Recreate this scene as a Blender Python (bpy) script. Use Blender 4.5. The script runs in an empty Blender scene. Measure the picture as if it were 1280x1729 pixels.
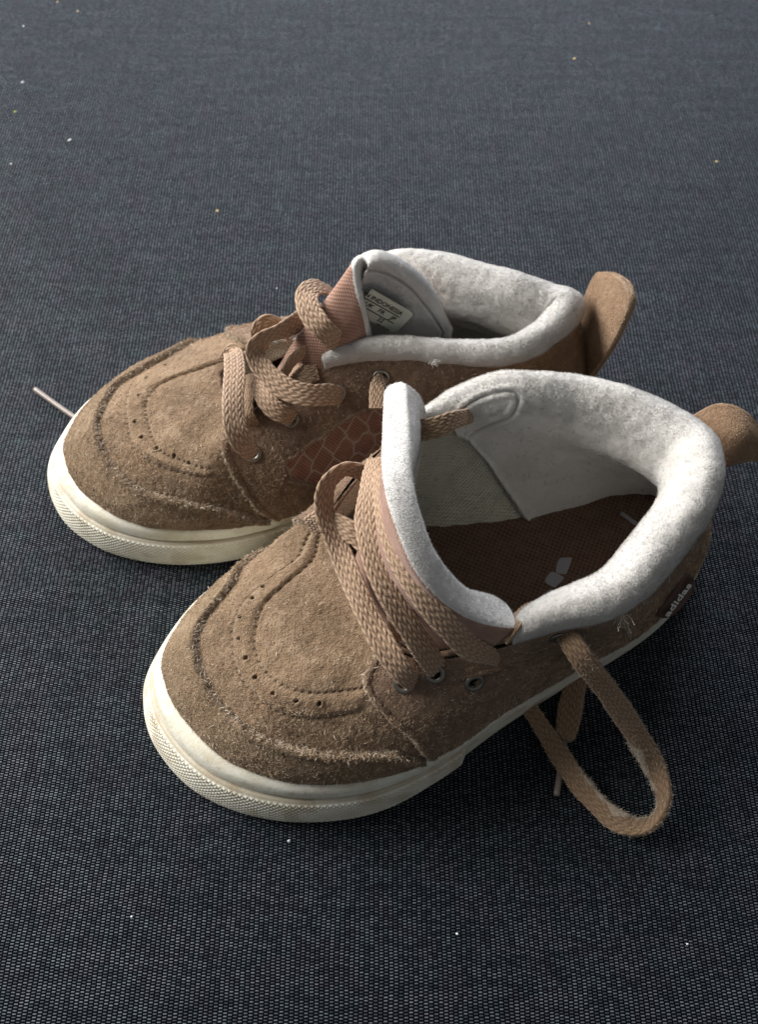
import bpy, math, random
import numpy as np
from mathutils import Vector

random.seed(7); rng = np.random.default_rng(7)
scene = bpy.context.scene

# ------------------------------------------------------------------ camera, world, lamps, exposure
CAM_H, PITCH, FPX = 22.0, math.radians(60), 1400.0      # centimetres, downward pitch, focal length in photograph pixels
cam_d = bpy.data.cameras.new('camera'); cam = bpy.data.objects.new('camera', cam_d)
scene.collection.objects.link(cam); scene.camera = cam
cam.location = (0, 0, CAM_H * 0.01)
cam.rotation_euler = (math.pi / 2 - PITCH, 0, 0)
cam_d.sensor_fit = 'VERTICAL'; cam_d.sensor_height = 24.0
cam_d.lens = 24.0 * FPX / 1729.0
cam_d.clip_start = 0.005; cam_d.clip_end = 20.0
cam_d.dof.use_dof = True; cam_d.dof.focus_distance = 0.195; cam_d.dof.aperture_fstop = 16.0

world = bpy.data.worlds.new('World'); scene.world = world; world.use_nodes = True
wb = world.node_tree.nodes['Background']
wb.inputs[0].default_value = (0.93, 0.96, 1.0, 1); wb.inputs[1].default_value = 0.175

def area_lamp(name, loc, target, sx, sy, watts, col):
    l = bpy.data.lights.new(name, 'AREA'); l.shape = 'RECTANGLE'; l.size = sx; l.size_y = sy
    l.energy = watts; l.color = col
    o = bpy.data.objects.new(name, l); scene.collection.objects.link(o)
    o.location = loc
    o.rotation_euler = (Vector(target) - Vector(loc)).to_track_quat('-Z', 'Y').to_euler()
    return o
area_lamp('window_light', (-0.74, 0.48, 0.50), (-0.02, 0.12, 0.0), 0.75, 0.60, 26.0, (1.0, 0.975, 0.94))
area_lamp('sky_bounce_light', (0.15, 1.25, 0.55), (0.0, 0.2, 0.0), 0.9, 0.5, 15.0, (0.90, 0.92, 1.0))

scene.view_settings.view_transform = 'Standard'; scene.view_settings.look = 'None'
scene.view_settings.exposure = 0.0; scene.view_settings.gamma = 1.0

# ------------------------------------------------------------------ helpers
col = scene.collection
SC = 0.01
#GEO-BEGIN
def W(x, y, z=0.0):
    """where the line of sight through a photograph pixel meets the height z (all in cm)"""
    u = (x - 640) / FPX; v = (y - 864.5) / FPX
    s, c = math.sin(PITCH), math.cos(PITCH)
    Z = (CAM_H - z) / (s + v * c)
    return np.array([u * Z, Z * (c - v * s), z])

def WY(x, y, Y):
    """where the line of sight through a photograph pixel meets the upright plane at depth Y (cm)"""
    u = (x - 640) / FPX; v = (y - 864.5) / FPX
    s, c = math.sin(PITCH), math.cos(PITCH); Z = Y / (c - v * s)
    return np.array([u * Z, Y, CAM_H - Z * (s + v * c)])

def cr(P, x, periodic=True):
    """Catmull-Rom through the rows of P at parameters x"""
    P = np.asarray(P, float); n = len(P); x = np.asarray(x, float)
    if periodic:
        i = np.floor(x).astype(int); f = x - i
        idx = [(i + k) % n for k in (-1, 0, 1, 2)]
    else:
        x = np.clip(x, 0, n - 1); i = np.minimum(np.floor(x).astype(int), n - 2); f = x - i
        idx = [np.clip(i + k, 0, n - 1) for k in (-1, 0, 1, 2)]
    p0, p1, p2, p3 = [P[j] for j in idx]
    f = f.reshape(f.shape + (1,) * (P.ndim - 1))
    return 0.5 * (2 * p1 + (p2 - p0) * f + (2 * p0 - 5 * p1 + 4 * p2 - p3) * f**2 + (3 * p1 - p0 - 3 * p2 + p3) * f**3)

def out_normal(C):
    """outward horizontal normal of a closed counter-clockwise row of points"""
    t = np.roll(C, -1, 0) - np.roll(C, 1, 0)
    n = np.stack([t[:, 1], -t[:, 0], np.zeros(len(C))], 1)
    return n / np.maximum(np.linalg.norm(n, axis=1, keepdims=True), 1e-9)

def grid_normals(G, wrap_u):
    du = (np.roll(G, -1, 0) - np.roll(G, 1, 0)) if wrap_u else np.gradient(G, axis=0)
    dv = np.gradient(G, axis=1)
    n = np.cross(du, dv)
    return n / np.maximum(np.linalg.norm(n, axis=2, keepdims=True), 1e-12)

def sstep(x): x = np.clip(x, 0, 1); return x * x * (3 - 2 * x)

def vnoise(P, scale, seed=0):
    """cheap smooth value noise on points"""
    q = np.asarray(P) * scale + seed * 17.31
    i = np.floor(q).astype(np.int64); f = q - i; f = f * f * (3 - 2 * f)
    def h(a, b, c):
        v = (a * 73856093) ^ (b * 19349663) ^ (c * 83492791)
        v = (v ^ (v >> 13)) * 1274126177
        return ((v ^ (v >> 16)) & 0xffff) / 65535.0
    r = 0
    for dx in (0, 1):
        for dy in (0, 1):
            for dz in (0, 1):
                w = (f[..., 0] if dx else 1 - f[..., 0]) * (f[..., 1] if dy else 1 - f[..., 1]) * (f[..., 2] if dz else 1 - f[..., 2])
                r = r + w * h(i[..., 0] + dx, i[..., 1] + dy, i[..., 2] + dz)
    return r * 2 - 1

def proj(P):
    P = np.asarray(P); c, s = math.cos(PITCH), math.sin(PITCH); d = CAM_H - P[..., 2]; Z = P[..., 1] * c + d * s
    return 640 + FPX * P[..., 0] / Z, 864.5 + FPX * (-P[..., 1] * s + d * c) / Z

def pick(G, px, py, rad=4.0):
    """point of a surface met first by the line of sight through a photograph pixel"""
    P = np.asarray(G).reshape(-1, 3); x, y = proj(P); dd = np.hypot(x - px, y - py); m = dd < max(rad, dd.min() + 1)
    eye = np.linalg.norm(P - np.array([0, 0, CAM_H]), axis=1); i = np.argmin(np.where(m, eye, 1e9)); return P[i]

class Shoe: pass

def shoe_spec(which):
    S = Shoe(); S.which = which
    if which == 'near':
        S.O = [(-6.15,7.5),(-6.2,6.5),(-5.75,5.5),(-4.72,4.5),(-3.3,3.9),(-1.7,3.72),(0,3.98),(1.6,4.8),(3.3,5.97),(5.0,7.0),(6.7,7.95),
               (8.15,9.0),(9.15,10.25),(9.55,11.6),(9.2,12.9),(8.1,13.7),(6.5,13.7),(4.7,13.2),(3.0,12.75),(1.2,12.4),(-.6,12.0),(-2.3,11.35),(-3.8,10.5),(-5.2,9.3)]
        S.F = [(-5.41,7.6),(-5.3,6.8),(-4.8,5.95),(-3.9,5.1),(-2.9,4.6),(-1.54,4.36),(0.0,4.5),(1.55,5.02),(3.15,6.08),(4.8,7.05),(6.45,7.9),
               (7.75,8.9),(8.6,10.0),(8.9,11.2),(8.6,12.4),(7.8,13.2),(6.4,13.4),(4.65,12.95),(2.95,12.4),(1.3,11.95),(-.4,11.5),(-2.0,10.85),(-3.4,9.95),(-4.65,9.0)]
        P = [(-1.05,8.8,3.8),(-.9,8.4,3.8),(-.75,8.05,3.8),(-.55,7.75,3.8),(-.35,7.4,3.85),(-.05,7.1,3.9),W(655,1092,4.0),W(725,1112,4.1),W(828,1092,4.6),
             W(925,1062,5.1),W(1050,1027,5.4),W(1130,950,5.6),W(1188,868,5.8),W(1203,797,5.9),W(1177,727,6.1),W(1090,663,6.4),W(985,632,6.5),W(880,622,6.6),
             W(790,642,6.3),W(722,692,5.7),W(640,770,5.0),W(590,820,4.5),W(550,880,4.0),(-1.3,9.4,3.8)]
        low = {14: .3, 15: .62, 16: .66, 17: .66, 18: .6, 19: .3}
        S.k =  [0,0,0,0,0,0,.05,.12,.5,1,1,1,1,1,1,1,1,1,1,.9,.35,.05,0,0]
        S.w =  [.2]*8 + [.42,.62,.85,.92,.9,.9,.95,.95,.9,.85,.75,.6,.3,.2,.2,.2]
        S.rh = 1.0; S.ins =[1.6]*6 + [1.1,.9,1.0,1.1,1.2,1.3,1.5,1.6,1.6,1.6,1.6,1.6,1.6,1.4,1.2,1.2,1.5,1.6]
        o2 = [2.1,2.1,2.1,2.0,1.6,1.1,.8,.6,.3,.05,.0,.0,.0,.0,.1,.1,.1,.1,.1,.3,.6,.9,1.4,1.9]
        u2 = [-.05,-.05,-.05,-.05,-.1,-.2,-.35,-.5,-.8,-1.2,-1.3,-1.4,-1.4,-1.4,-1.4,-1.4,-1.4,-1.4,-1.2,-1.0,-.7,-.4,-.2,-.1]
        o1 = [-.30,-.28,-.25,-.2,-.1,.0,.05,.05,.03,.0,.0,.02,.06,.1,.2,.2,.15,.1,.05,.0,-.1,-.2,-.3,-.32]
        u1 = [.85,.85,.88,.9,.95,.95,.95,1.0,1.0,1.2,1.3,1.4,1.5,1.5,1.5,1.4,1.4,1.4,1.2,1.1,1.0,.95,.9,.85]
    else:
        S.O = [(-10.15,14.5),(-10.1,13.4),(-9.4,12.25),(-8.2,11.4),(-6.9,11.0),(-5.5,10.9),(-4.0,11.12),(-2.6,11.7),(-1.0,12.5),(.9,13.2),(2.8,13.75),
               (4.6,14.2),(6.0,15.0),(6.6,16.3),(6.2,17.6),(5.0,18.5),(3.3,18.8),(1.4,18.7),(-.5,18.6),(-2.5,18.5),(-4.5,18.5),(-6.3,18.2),(-8.0,17.5),(-9.4,16.2)]
        S.F = [(-9.22,14.35),(-9.1,13.5),(-8.5,12.55),(-7.5,11.75),(-6.4,11.36),(-5.2,11.26),(-3.9,11.35),(-2.5,11.65),(-1.0,12.4),(.9,13.2),(2.75,13.8),
               (4.4,14.3),(5.6,15.0),(6.15,16.2),(5.8,17.4),(4.8,18.2),(3.3,18.4),(1.4,18.4),(-.5,18.2),(-2.4,18.1),(-4.3,18.1),(-6.0,17.6),(-7.5,16.8),(-8.7,15.6)]
        P = [(-4.5,14.75,3.75),(-4.45,14.5,3.75),(-4.35,14.25,3.75),(-4.25,14.0,3.8),(-4.1,13.8,3.85),W(408,712,4.0),W(452,680,4.2),W(502,641,4.6),W(563,614,5.0),
             W(650,601,5.2),W(760,608,5.2),W(866,609,5.3),W(945,570,5.4),W(976,520,5.6),W(940,480,5.9),W(880,456,6.1),W(800,433,6.2),W(720,416,6.2),W(650,426,5.9),
             W(600,500,5.2),W(520,545,4.7),W(455,575,4.2),W(412,598,3.9),(-4.5,15.1,3.75)]
        low = {13: .1, 14: .5, 15: .62, 16: .65, 17: .65, 18: .5, 19: .2}
        S.k =  [0,0,0,0,0,0,.0,.1,.85,1,1,1,1,1,1,1,1,1,1,.8,.3,.05,0,0]
        S.w =  [.2]*7 + [.25,.38,.42,.45,.52,.7,.85,.9,.95,.9,.8,.7,.5,.3,.2,.2,.2]
        S.rh = .8; S.ins =[1.6]*6 + [1.1,.9,1.0,1.1,1.2,1.3,1.5,1.6,1.6,1.5,1.4,1.3,1.3,1.2,1.2,1.2,1.5,1.6]
        o2 = [2.1,2.1,2.0,1.9,1.5,1.0,.9,.9,.8,.6,.4,.3,.2,.2,.2,.2,.2,.2,.3,.6,.9,1.1,1.4,1.9]
        u2 = [-.05,-.05,-.05,-.05,-.1,-.2,-.35,-.5,-.8,-1.0,-1.1,-1.2,-1.4,-1.4,-1.4,-1.4,-1.4,-1.4,-1.2,-1.0,-.7,-.4,-.2,-.1]
        o1 = [-.30,-.28,-.25,-.2,-.1,.0,.05,.1,.1,.1,.15,.2,.3,.35,.3,.25,.15,.1,.05,.0,-.1,-.2,-.3,-.32]
        u1 = [.85,.85,.88,.9,.95,.95,1.05,1.2,1.3,1.3,1.3,1.4,1.5,1.5,1.5,1.4,1.4,1.4,1.2,1.1,1.0,.95,.9,.85]
    S.O = np.array([(x, y, 0) for x, y in S.O]); S.F = np.array([(x, y, 1.68) for x, y in S.F])
    P = np.array([np.array(p, float) for p in P])
    for i, d in low.items(): P[i, 2] -= d
    S.P = P
    S.k, S.w, S.ins = [np.array(a, float)[:, None] for a in (S.k, S.w, S.ins)]
    S.nO, S.nF, S.nP = out_normal(S.O), out_normal(S.F), out_normal(S.P)
    d = S.F - S.P; d[:, 2] = 0; d /= np.linalg.norm(d, axis=1, keepdims=True)
    m = d * (1 - S.k) + S.nF * S.k; m /= np.linalg.norm(m, axis=1, keepdims=True)
    up = np.array([0, 0, 1.0])
    o1, u1, o2, u2 = [np.array(a, float)[:, None] for a in (o1, u1, o2, u2)]
    S.B1 = S.F + S.nF * o1 + up * u1
    S.B2 = S.P + m * o2 + up * u2
    return S

def upper_grid(S, T, s):
    F, B1, B2, P = [cr(A, T)[:, None, :] for A in (S.F, S.B1, S.B2, S.P)]
    s = s[None, :, None]
    return F * (1 - s)**3 + 3 * B1 * s * (1 - s)**2 + 3 * B2 * s * s * (1 - s) + P * s**3

def lining_grid(S, T, q):
    P, k, w = cr(S.P, T), cr(S.k, T), cr(S.w, T)
    nin = -cr(S.nP, T); nin /= np.linalg.norm(nin, axis=1, keepdims=True)
    I = cr(S.O - S.nO * S.ins, T) + np.array([0, 0, 2.05])
    up = np.array([0, 0, 1.0])
    def off(a, b, a0, b0): return P + nin * (a * w * k + a0 * (1 - k)) + up * (b * S.rh * (0.35 + .65 * np.minimum(w, 1)) * k + b0 * (1 - k))
    pts = [off(-.02, -.04, 0, -.02), off(-.08, .20, 0, .05), off(.03, .56, .04, .09), off(.38, .74, .1, .07), off(.8, .52, .14, 0), off(1.0, .02, .17, -.2), off(1.02, -.8, .25, -.6)]
    last = pts[-1]
    pts += [last * .66 + I * .34 + nin * -.12 * k, last * .3 + I * .7 + nin * -.15 * k, I]
    A = np.stack(pts, 0)
    return np.transpose(cr(A, np.asarray(q) * (len(pts) - 1), False), (1, 0, 2))
#GEO-END

def link(name, me, parent=None):
    o = bpy.data.objects.new(name, me); col.objects.link(o)
    if parent is not None: o.parent = parent
    return o

def raw_mesh(name, V, F, mats, parent=None, smooth=True, attrs=None, midx=None):
    """F: (n,4) or (n,3) array or list of arrays; V in cm, world; parent = its thing (already placed)"""
    V = np.asarray(V, float)
    org = np.zeros(3)
    if parent is not None:
        p = parent
        while p is not None: org = org + np.array(p.location) ; p = p.parent
    Fs = F if isinstance(F, list) else [F]
    Fs = [np.asarray(f, np.int32) for f in Fs if len(f)]
    me = bpy.data.meshes.new(name)
    me.vertices.add(len(V)); me.vertices.foreach_set('co', (V * SC - org).astype(np.float32).ravel())
    loops = np.concatenate([f.ravel() for f in Fs]); sizes = np.concatenate([np.full(len(f), f.shape[1]) for f in Fs])
    me.loops.add(len(loops)); me.loops.foreach_set('vertex_index', loops.astype(np.int32))
    me.polygons.add(len(sizes)); st = np.concatenate([[0], np.cumsum(sizes)[:-1]])
    me.polygons.foreach_set('loop_start', st.astype(np.int32))
    try: me.polygons.foreach_set('loop_total', sizes.astype(np.int32))
    except Exception: pass
    if midx is not None: me.polygons.foreach_set('material_index', np.asarray(midx, np.int32))
    me.update(calc_edges=True); me.validate()
    me.polygons.foreach_set('use_smooth', np.full(len(me.polygons), smooth))
    for k, a in (attrs or {}).items():
        a = np.asarray(a, np.float32)
        if a.ndim == 1:
            at = me.attributes.new(k, 'FLOAT', 'POINT'); at.data.foreach_set('value', a)
        else:
            at = me.attributes.new(k, 'FLOAT_VECTOR', 'POINT'); at.data.foreach_set('vector', a.ravel())
    for m in (mats if isinstance(mats, (list, tuple)) else [mats]): me.materials.append(m)
    return link(name, me, parent)

def grid_faces(nu, nv, wrap=False, flip=False):
    i = np.arange(nu if wrap else nu - 1); j = np.arange(nv - 1)
    I, J = np.meshgrid(i, j, indexing='ij'); I2 = (I + 1) % nu
    f = np.stack([I * nv + J, I2 * nv + J, I2 * nv + J + 1, I * nv + J + 1], -1).reshape(-1, 4)
    return f[:, ::-1] if flip else f

def compact(V, F, *arrs):
    used = np.unique(F); m = np.full(len(V), -1); m[used] = np.arange(len(used))
    return (V[used], m[F]) + tuple(a[used] for a in arrs)

# ------------------------------------------------------------------ materials
def new_mat(name):
    m = bpy.data.materials.new(name); m.use_nodes = True
    nt = m.node_tree; nt.nodes.clear()
    out = nt.nodes.new('ShaderNodeOutputMaterial'); b = nt.nodes.new('ShaderNodeBsdfPrincipled')
    nt.links.new(b.outputs[0], out.inputs[0])
    return m, nt, b

class NB:
    """short-hand for building node graphs"""
    def __init__(s, nt): s.nt = nt
    def n(s, t, **kw):
        nd = s.nt.nodes.new(t)
        for k, v in kw.items(): setattr(nd, k, v)
        return nd
    def put(s, sock, v):
        if isinstance(v, bpy.types.NodeSocket): s.nt.links.new(v, sock)
        elif v is not None:
            if hasattr(sock.default_value, '__len__') and not hasattr(v, '__len__'): v = (v,) * len(sock.default_value)
            if hasattr(v, '__len__') and len(v) == 3 and len(sock.default_value) == 4: v = tuple(v) + (1,)
            sock.default_value = v
    def m(s, op, a, b=None, c=None):
        nd = s.n('ShaderNodeMath', operation=op)
        for i, v in enumerate((a, b, c)):
            if v is not None: s.put(nd.inputs[i], v)
        return nd.outputs[0]
    def noise(s, vec, scale, detail=3, rough=.6, dist=0.0):
        nd = s.n('ShaderNodeTexNoise'); s.put(nd.inputs['Vector'], vec); nd.inputs['Scale'].default_value = scale
        nd.inputs['Detail'].default_value = detail; nd.inputs['Roughness'].default_value = rough; nd.inputs['Distortion'].default_value = dist
        return nd.outputs['Fac']
    def mix(s, f, a, b, mode='MIX'):
        nd = s.n('ShaderNodeMix', data_type='RGBA', blend_type=mode)
        s.put(nd.inputs[0], f); s.put(nd.inputs[6], a); s.put(nd.inputs[7], b)
        return nd.outputs[2]
    def ramp(s, f, lo, hi, a=0.0, b=1.0):
        nd = s.n('ShaderNodeMapRange', interpolation_type='SMOOTHSTEP'); s.put(nd.inputs[0], f)
        for i, v in zip((1, 2, 3, 4), (lo, hi, a, b)): nd.inputs[i].default_value = v
        return nd.outputs[0]
    def coord(s):
        g = s.n('ShaderNodeTexCoord').outputs['Object']
        nd = s.n('ShaderNodeVectorMath', operation='SCALE'); s.put(nd.inputs[0], g); nd.inputs['Scale'].default_value = 100.0
        return nd.outputs[0]
    def bump(s, h, strength, dist, nrm=None):
        nd = s.n('ShaderNodeBump'); s.put(nd.inputs['Height'], h); nd.inputs['Strength'].default_value = strength
        nd.inputs['Distance'].default_value = dist * SC
        if nrm is not None: s.put(nd.inputs['Normal'], nrm)
        return nd.outputs[0]
    def attr(s, name, out='Fac'):
        nd = s.n('ShaderNodeAttribute', attribute_name=name); return nd.outputs[out]
    def sep(s, v):
        nd = s.n('ShaderNodeSeparateXYZ'); s.put(nd.inputs[0], v); return nd.outputs

def suede_mat(name, base, dark, light, warm=0.0, sheen=.25):
    m, nt, b = new_mat(name); k = NB(nt); c = k.coord()
    n1 = k.noise(c, .55, 4, .6); n2 = k.noise(c, 5.0, 4, .65); n3 = k.noise(c, 22.0, 3, .7)
    cl = k.mix(k.ramp(n1, .35, .68), base, dark)
    cl = k.mix(k.ramp(n2, .42, .72, 0, .6), cl, light)
    cl = k.mix(k.ramp(n3, .40, .62, .45, 0), cl, dark)
    nb = k.noise(c, 1.3, 3, .55, 1.2); cl = k.mix(k.ramp(nb, .52, .72, 0, .5), cl, (light[0] * 1.02, light[1] * 1.04, light[2] * 1.1))
    w = k.attr('wear')
    cl = k.mix(k.m('MULTIPLY', w, .55), cl, (.43, .36, .29))
    dk = k.attr('grime_shade')  # dirt, dark seams and the painted shade in the perforations
    cl = k.mix(k.m('MULTIPLY', dk, .8), cl, (.055, .04, .03))
    k.put(b.inputs['Base Color'], cl); b.inputs['Roughness'].default_value = .95
    b.inputs['Specular IOR Level'].default_value = .12
    b.inputs['Sheen Weight'].default_value = sheen; b.inputs['Sheen Roughness'].default_value = .5
    k.put(b.inputs['Sheen Tint'], (.9, .75, .6))
    h = k.m('ADD', k.m('MULTIPLY', n2, .6), k.m('MULTIPLY', n3, .5))
    k.put(b.inputs['Normal'], k.bump(h, 1.0, .17))
    return m

SUEDE = suede_mat('suede', (.30, .20, .122), (.185, .122, .074), (.42, .30, .195))
SUEDE_GUARD = suede_mat('suede_toe_guard', (.26, .178, .106), (.145, .098, .058), (.39, .285, .18))
SUEDE_QUARTER = suede_mat('suede_quarter', (.235, .150, .100), (.140, .090, .062), (.35, .24, .165))
SUEDE_HEEL = suede_mat('suede_heel', (.30, .175, .088), (.20, .115, .058), (.40, .25, .135))
SUEDE_TAB = suede_mat('suede_tab', (.335, .21, .125), (.24, .145, .085), (.43, .29, .185))

def plain(name, colr, rough=.6, spec=.3, bump=None, metal=0.0, var=None):
    m, nt, b = new_mat(name); k = NB(nt); c = k.coord()
    if var is not None:
        n = k.noise(c, var[0], 4, .6); k.put(b.inputs['Base Color'], k.mix(k.ramp(n, .35, .7), colr, var[1]))
    else: k.put(b.inputs['Base Color'], colr)
    b.inputs['Roughness'].default_value = rough; b.inputs['Specular IOR Level'].default_value = spec; b.inputs['Metallic'].default_value = metal
    if bump: k.put(b.inputs['Normal'], k.bump(k.noise(c, bump[0], 3, .6), bump[1], bump[2]))
    return m

def fleece_mat(name, base, dirt, knit=False):
    m, nt, b = new_mat(name); k = NB(nt); c = k.coord()
    n1 = k.noise(c, 1.1, 4, .65); n2 = k.noise(c, 9.0, 4, .7); n3 = k.noise(c, 30.0, 2, .6)
    cl = k.mix(k.ramp(n1, .45, .75, 0, .75), base, dirt)
    cl = k.mix(k.ramp(n2, .50, .75, 0, .35), cl, (dirt[0] * .75, dirt[1] * .75, dirt[2] * .8))
    cl = k.mix(k.m('MULTIPLY', k.attr('grime_shade'), .85), cl, (.085, .082, .098))
    cl = k.mix(k.m('MULTIPLY', k.attr('wear'), .7), cl, (.33, .31, .23))
    k.put(b.inputs['Base Color'], cl); b.inputs['Roughness'].default_value = .97; b.inputs['Specular IOR Level'].default_value = .1
    b.inputs['Sheen Weight'].default_value = .3; b.inputs['Sheen Roughness'].default_value = .6
    h = k.m('ADD', k.m('MULTIPLY', n2, .8), k.m('MULTIPLY', n3, .45))
    if knit:
        st = k.attr('st', 'Vector'); s = k.sep(st)
        r = k.m('MULTIPLY', k.m('SINE', k.m('MULTIPLY', s[0], 52.0)), k.m('SINE', k.m('MULTIPLY', s[1], 52.0)))
        h = k.m('ADD', h, k.m('MULTIPLY', r, .7))
    k.put(b.inputs['Normal'], k.bump(h, .8 if knit else .45, .05))
    return m
FLEECE = fleece_mat('grey_fleece', (.54, .52, .49), (.45, .435, .405))
FLEECE_W = fleece_mat('white_fleece', (.62, .605, .585), (.51, .50, .485))
KNIT = fleece_mat('knit_lining', (.50, .48, .37), (.34, .33, .26), True)

def canvas_mat(name, colr, dark, fx, fy, pattern=False):
    m, nt, b = new_mat(name); k = NB(nt); c = k.coord(); s = k.sep(k.attr('st', 'Vector'))
    a = k.m('SINE', k.m('MULTIPLY', s[0], fx)); d = k.m('SINE', k.m('MULTIPLY', s[1], fy))
    wv = k.m('ADD', k.m('MULTIPLY', k.m('MULTIPLY', a, d), .5), .5)
    cl = k.mix(k.ramp(wv, .15, .8), dark, colr)
    cl = k.mix(k.ramp(k.noise(c, 3.0, 4), .4, .75, 0, .5), cl, (min(1, colr[0] * 1.25), colr[1] * 1.35, colr[2] * 1.45))
    if pattern:
        pa = k.attr('print')
        cl = k.mix(pa, cl, (.44, .40, .33))
    k.put(b.inputs['Base Color'], cl); b.inputs['Roughness'].default_value = .9; b.inputs['Specular IOR Level'].default_value = .15
    b.inputs['Sheen Weight'].default_value = .2
    k.put(b.inputs['Normal'], k.bump(wv, .6, .03))
    return m
CANVAS = canvas_mat('tongue_canvas', (.34, .20, .148), (.20, .112, .08), 55.0, 55.0)
PANEL = canvas_mat('panel_canvas', (.32, .17, .125), (.15, .078, .055), 62.0, 62.0, True)
INSOLE = canvas_mat('insole_cloth', (.130, .074, .049), (.058, .035, .024), 40.0, 40.0)
INSOLE_PRINT = plain('insole_print', (.26, .26, .27), .85, .1, (30, .5, .03))

def rubber_mat(name, base, stain, amount):
    m, nt, b = new_mat(name); k = NB(nt); c = k.coord()
    n1 = k.noise(c, 1.2, 5, .65); n2 = k.noise(c, 12.0, 4, .7)
    cl = k.mix(k.ramp(n1, .38, .72, 0, amount), base, stain)
    cl = k.mix(k.ramp(n2, .52, .76, 0, amount * .5), cl, (.36, .30, .20))
    cl = k.mix(k.m('MULTIPLY', k.attr('grime_shade'), .75), cl, (.34, .26, .16))
    k.put(b.inputs['Base Color'], cl); b.inputs['Roughness'].default_value = .48; b.inputs['Specular IOR Level'].default_value = .4
    k.put(b.inputs['Normal'], k.bump(n2, .25, .04))
    return m
RUBBER = rubber_mat('cream_rubber', (.72, .70, .60), (.55, .49, .34), .75)
RUBBER_TX = rubber_mat('textured_rubber', (.74, .72, .62), (.56, .51, .37), .7)

def lace_mat(name, c0, c1, c2):
    m, nt, b = new_mat(name); k = NB(nt); c = k.coord()
    h = k.attr('th'); fl = k.attr('flk')
    n = k.noise(c, 14.0, 3, .6)
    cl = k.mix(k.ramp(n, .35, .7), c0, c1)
    cl = k.mix(k.ramp(h, .55, 1.0, 0, .55), cl, c2)  # highlight painted on the raised stitch crowns
    cl = k.mix(k.ramp(h, .0, .38, .75, 0), cl, (c0[0] * .35, c0[1] * .3, c0[2] * .28))  # shade painted into the grooves between stitches
    cl = k.mix(fl, cl, (.47, .40, .32))
    k.put(b.inputs['Base Color'], cl); b.inputs['Roughness'].default_value = .7; b.inputs['Specular IOR Level'].default_value = .25
    b.inputs['Sheen Weight'].default_value = .15
    fib = k.noise(c, 60.0, 2, .5)
    k.put(b.inputs['Normal'], k.bump(fib, .5, .02))
    return m
LACE = lace_mat('braided_lace', (.29, .19, .122), (.35, .235, .155), (.55, .405, .285))
LACE_DK = lace_mat('darker_braided_lace', (.22, .14, .08), (.27, .175, .105), (.40, .28, .18))  # darker brown of the same braid
METAL = plain('aged_brass', (.20, .185, .16), .38, .5, (14, .2, .02), .9)
HOLE = plain('hole_shade', (.008, .006, .005), .95, .0)
AGLET = plain('clear_tip', (.20, .165, .14), .3, .5, (10, .2, .02))
FIB_S = plain('suede_fibre', (.47, .35, .24), .9, .1, var=(3.0, (.26, .18, .12)))
FIB_F = plain('fleece_fibre', (.62, .605, .575), .95, .05, var=(1.3, (.50, .485, .455)))
FIB_L = plain('pale_fibre', (.58, .50, .40), .9, .1)
THREAD = plain('seam_thread', (.13, .085, .05), .9, .1)
LABEL_CLOTH = plain('label_cloth', (.50, .51, .44), .7, .2, (12, .3, .02), var=(2.0, (.43, .44, .37)))
INK = plain('black_ink', (.012, .012, .014), .7, .2)
PATCH = plain('brown_rubber_patch', (.075, .038, .026), .45, .4, (10, .2, .02))
WHITE_PRINT = plain('white_print', (.66, .66, .60), .6, .3)
LINT = plain('white_lint', (.75, .78, .78), .9, .1)
LINT_Y = plain('yellow_crumb', (.62, .47, .22), .8, .1)
LINT_G = plain('green_crumb', (.42, .52, .12), .8, .1)

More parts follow.
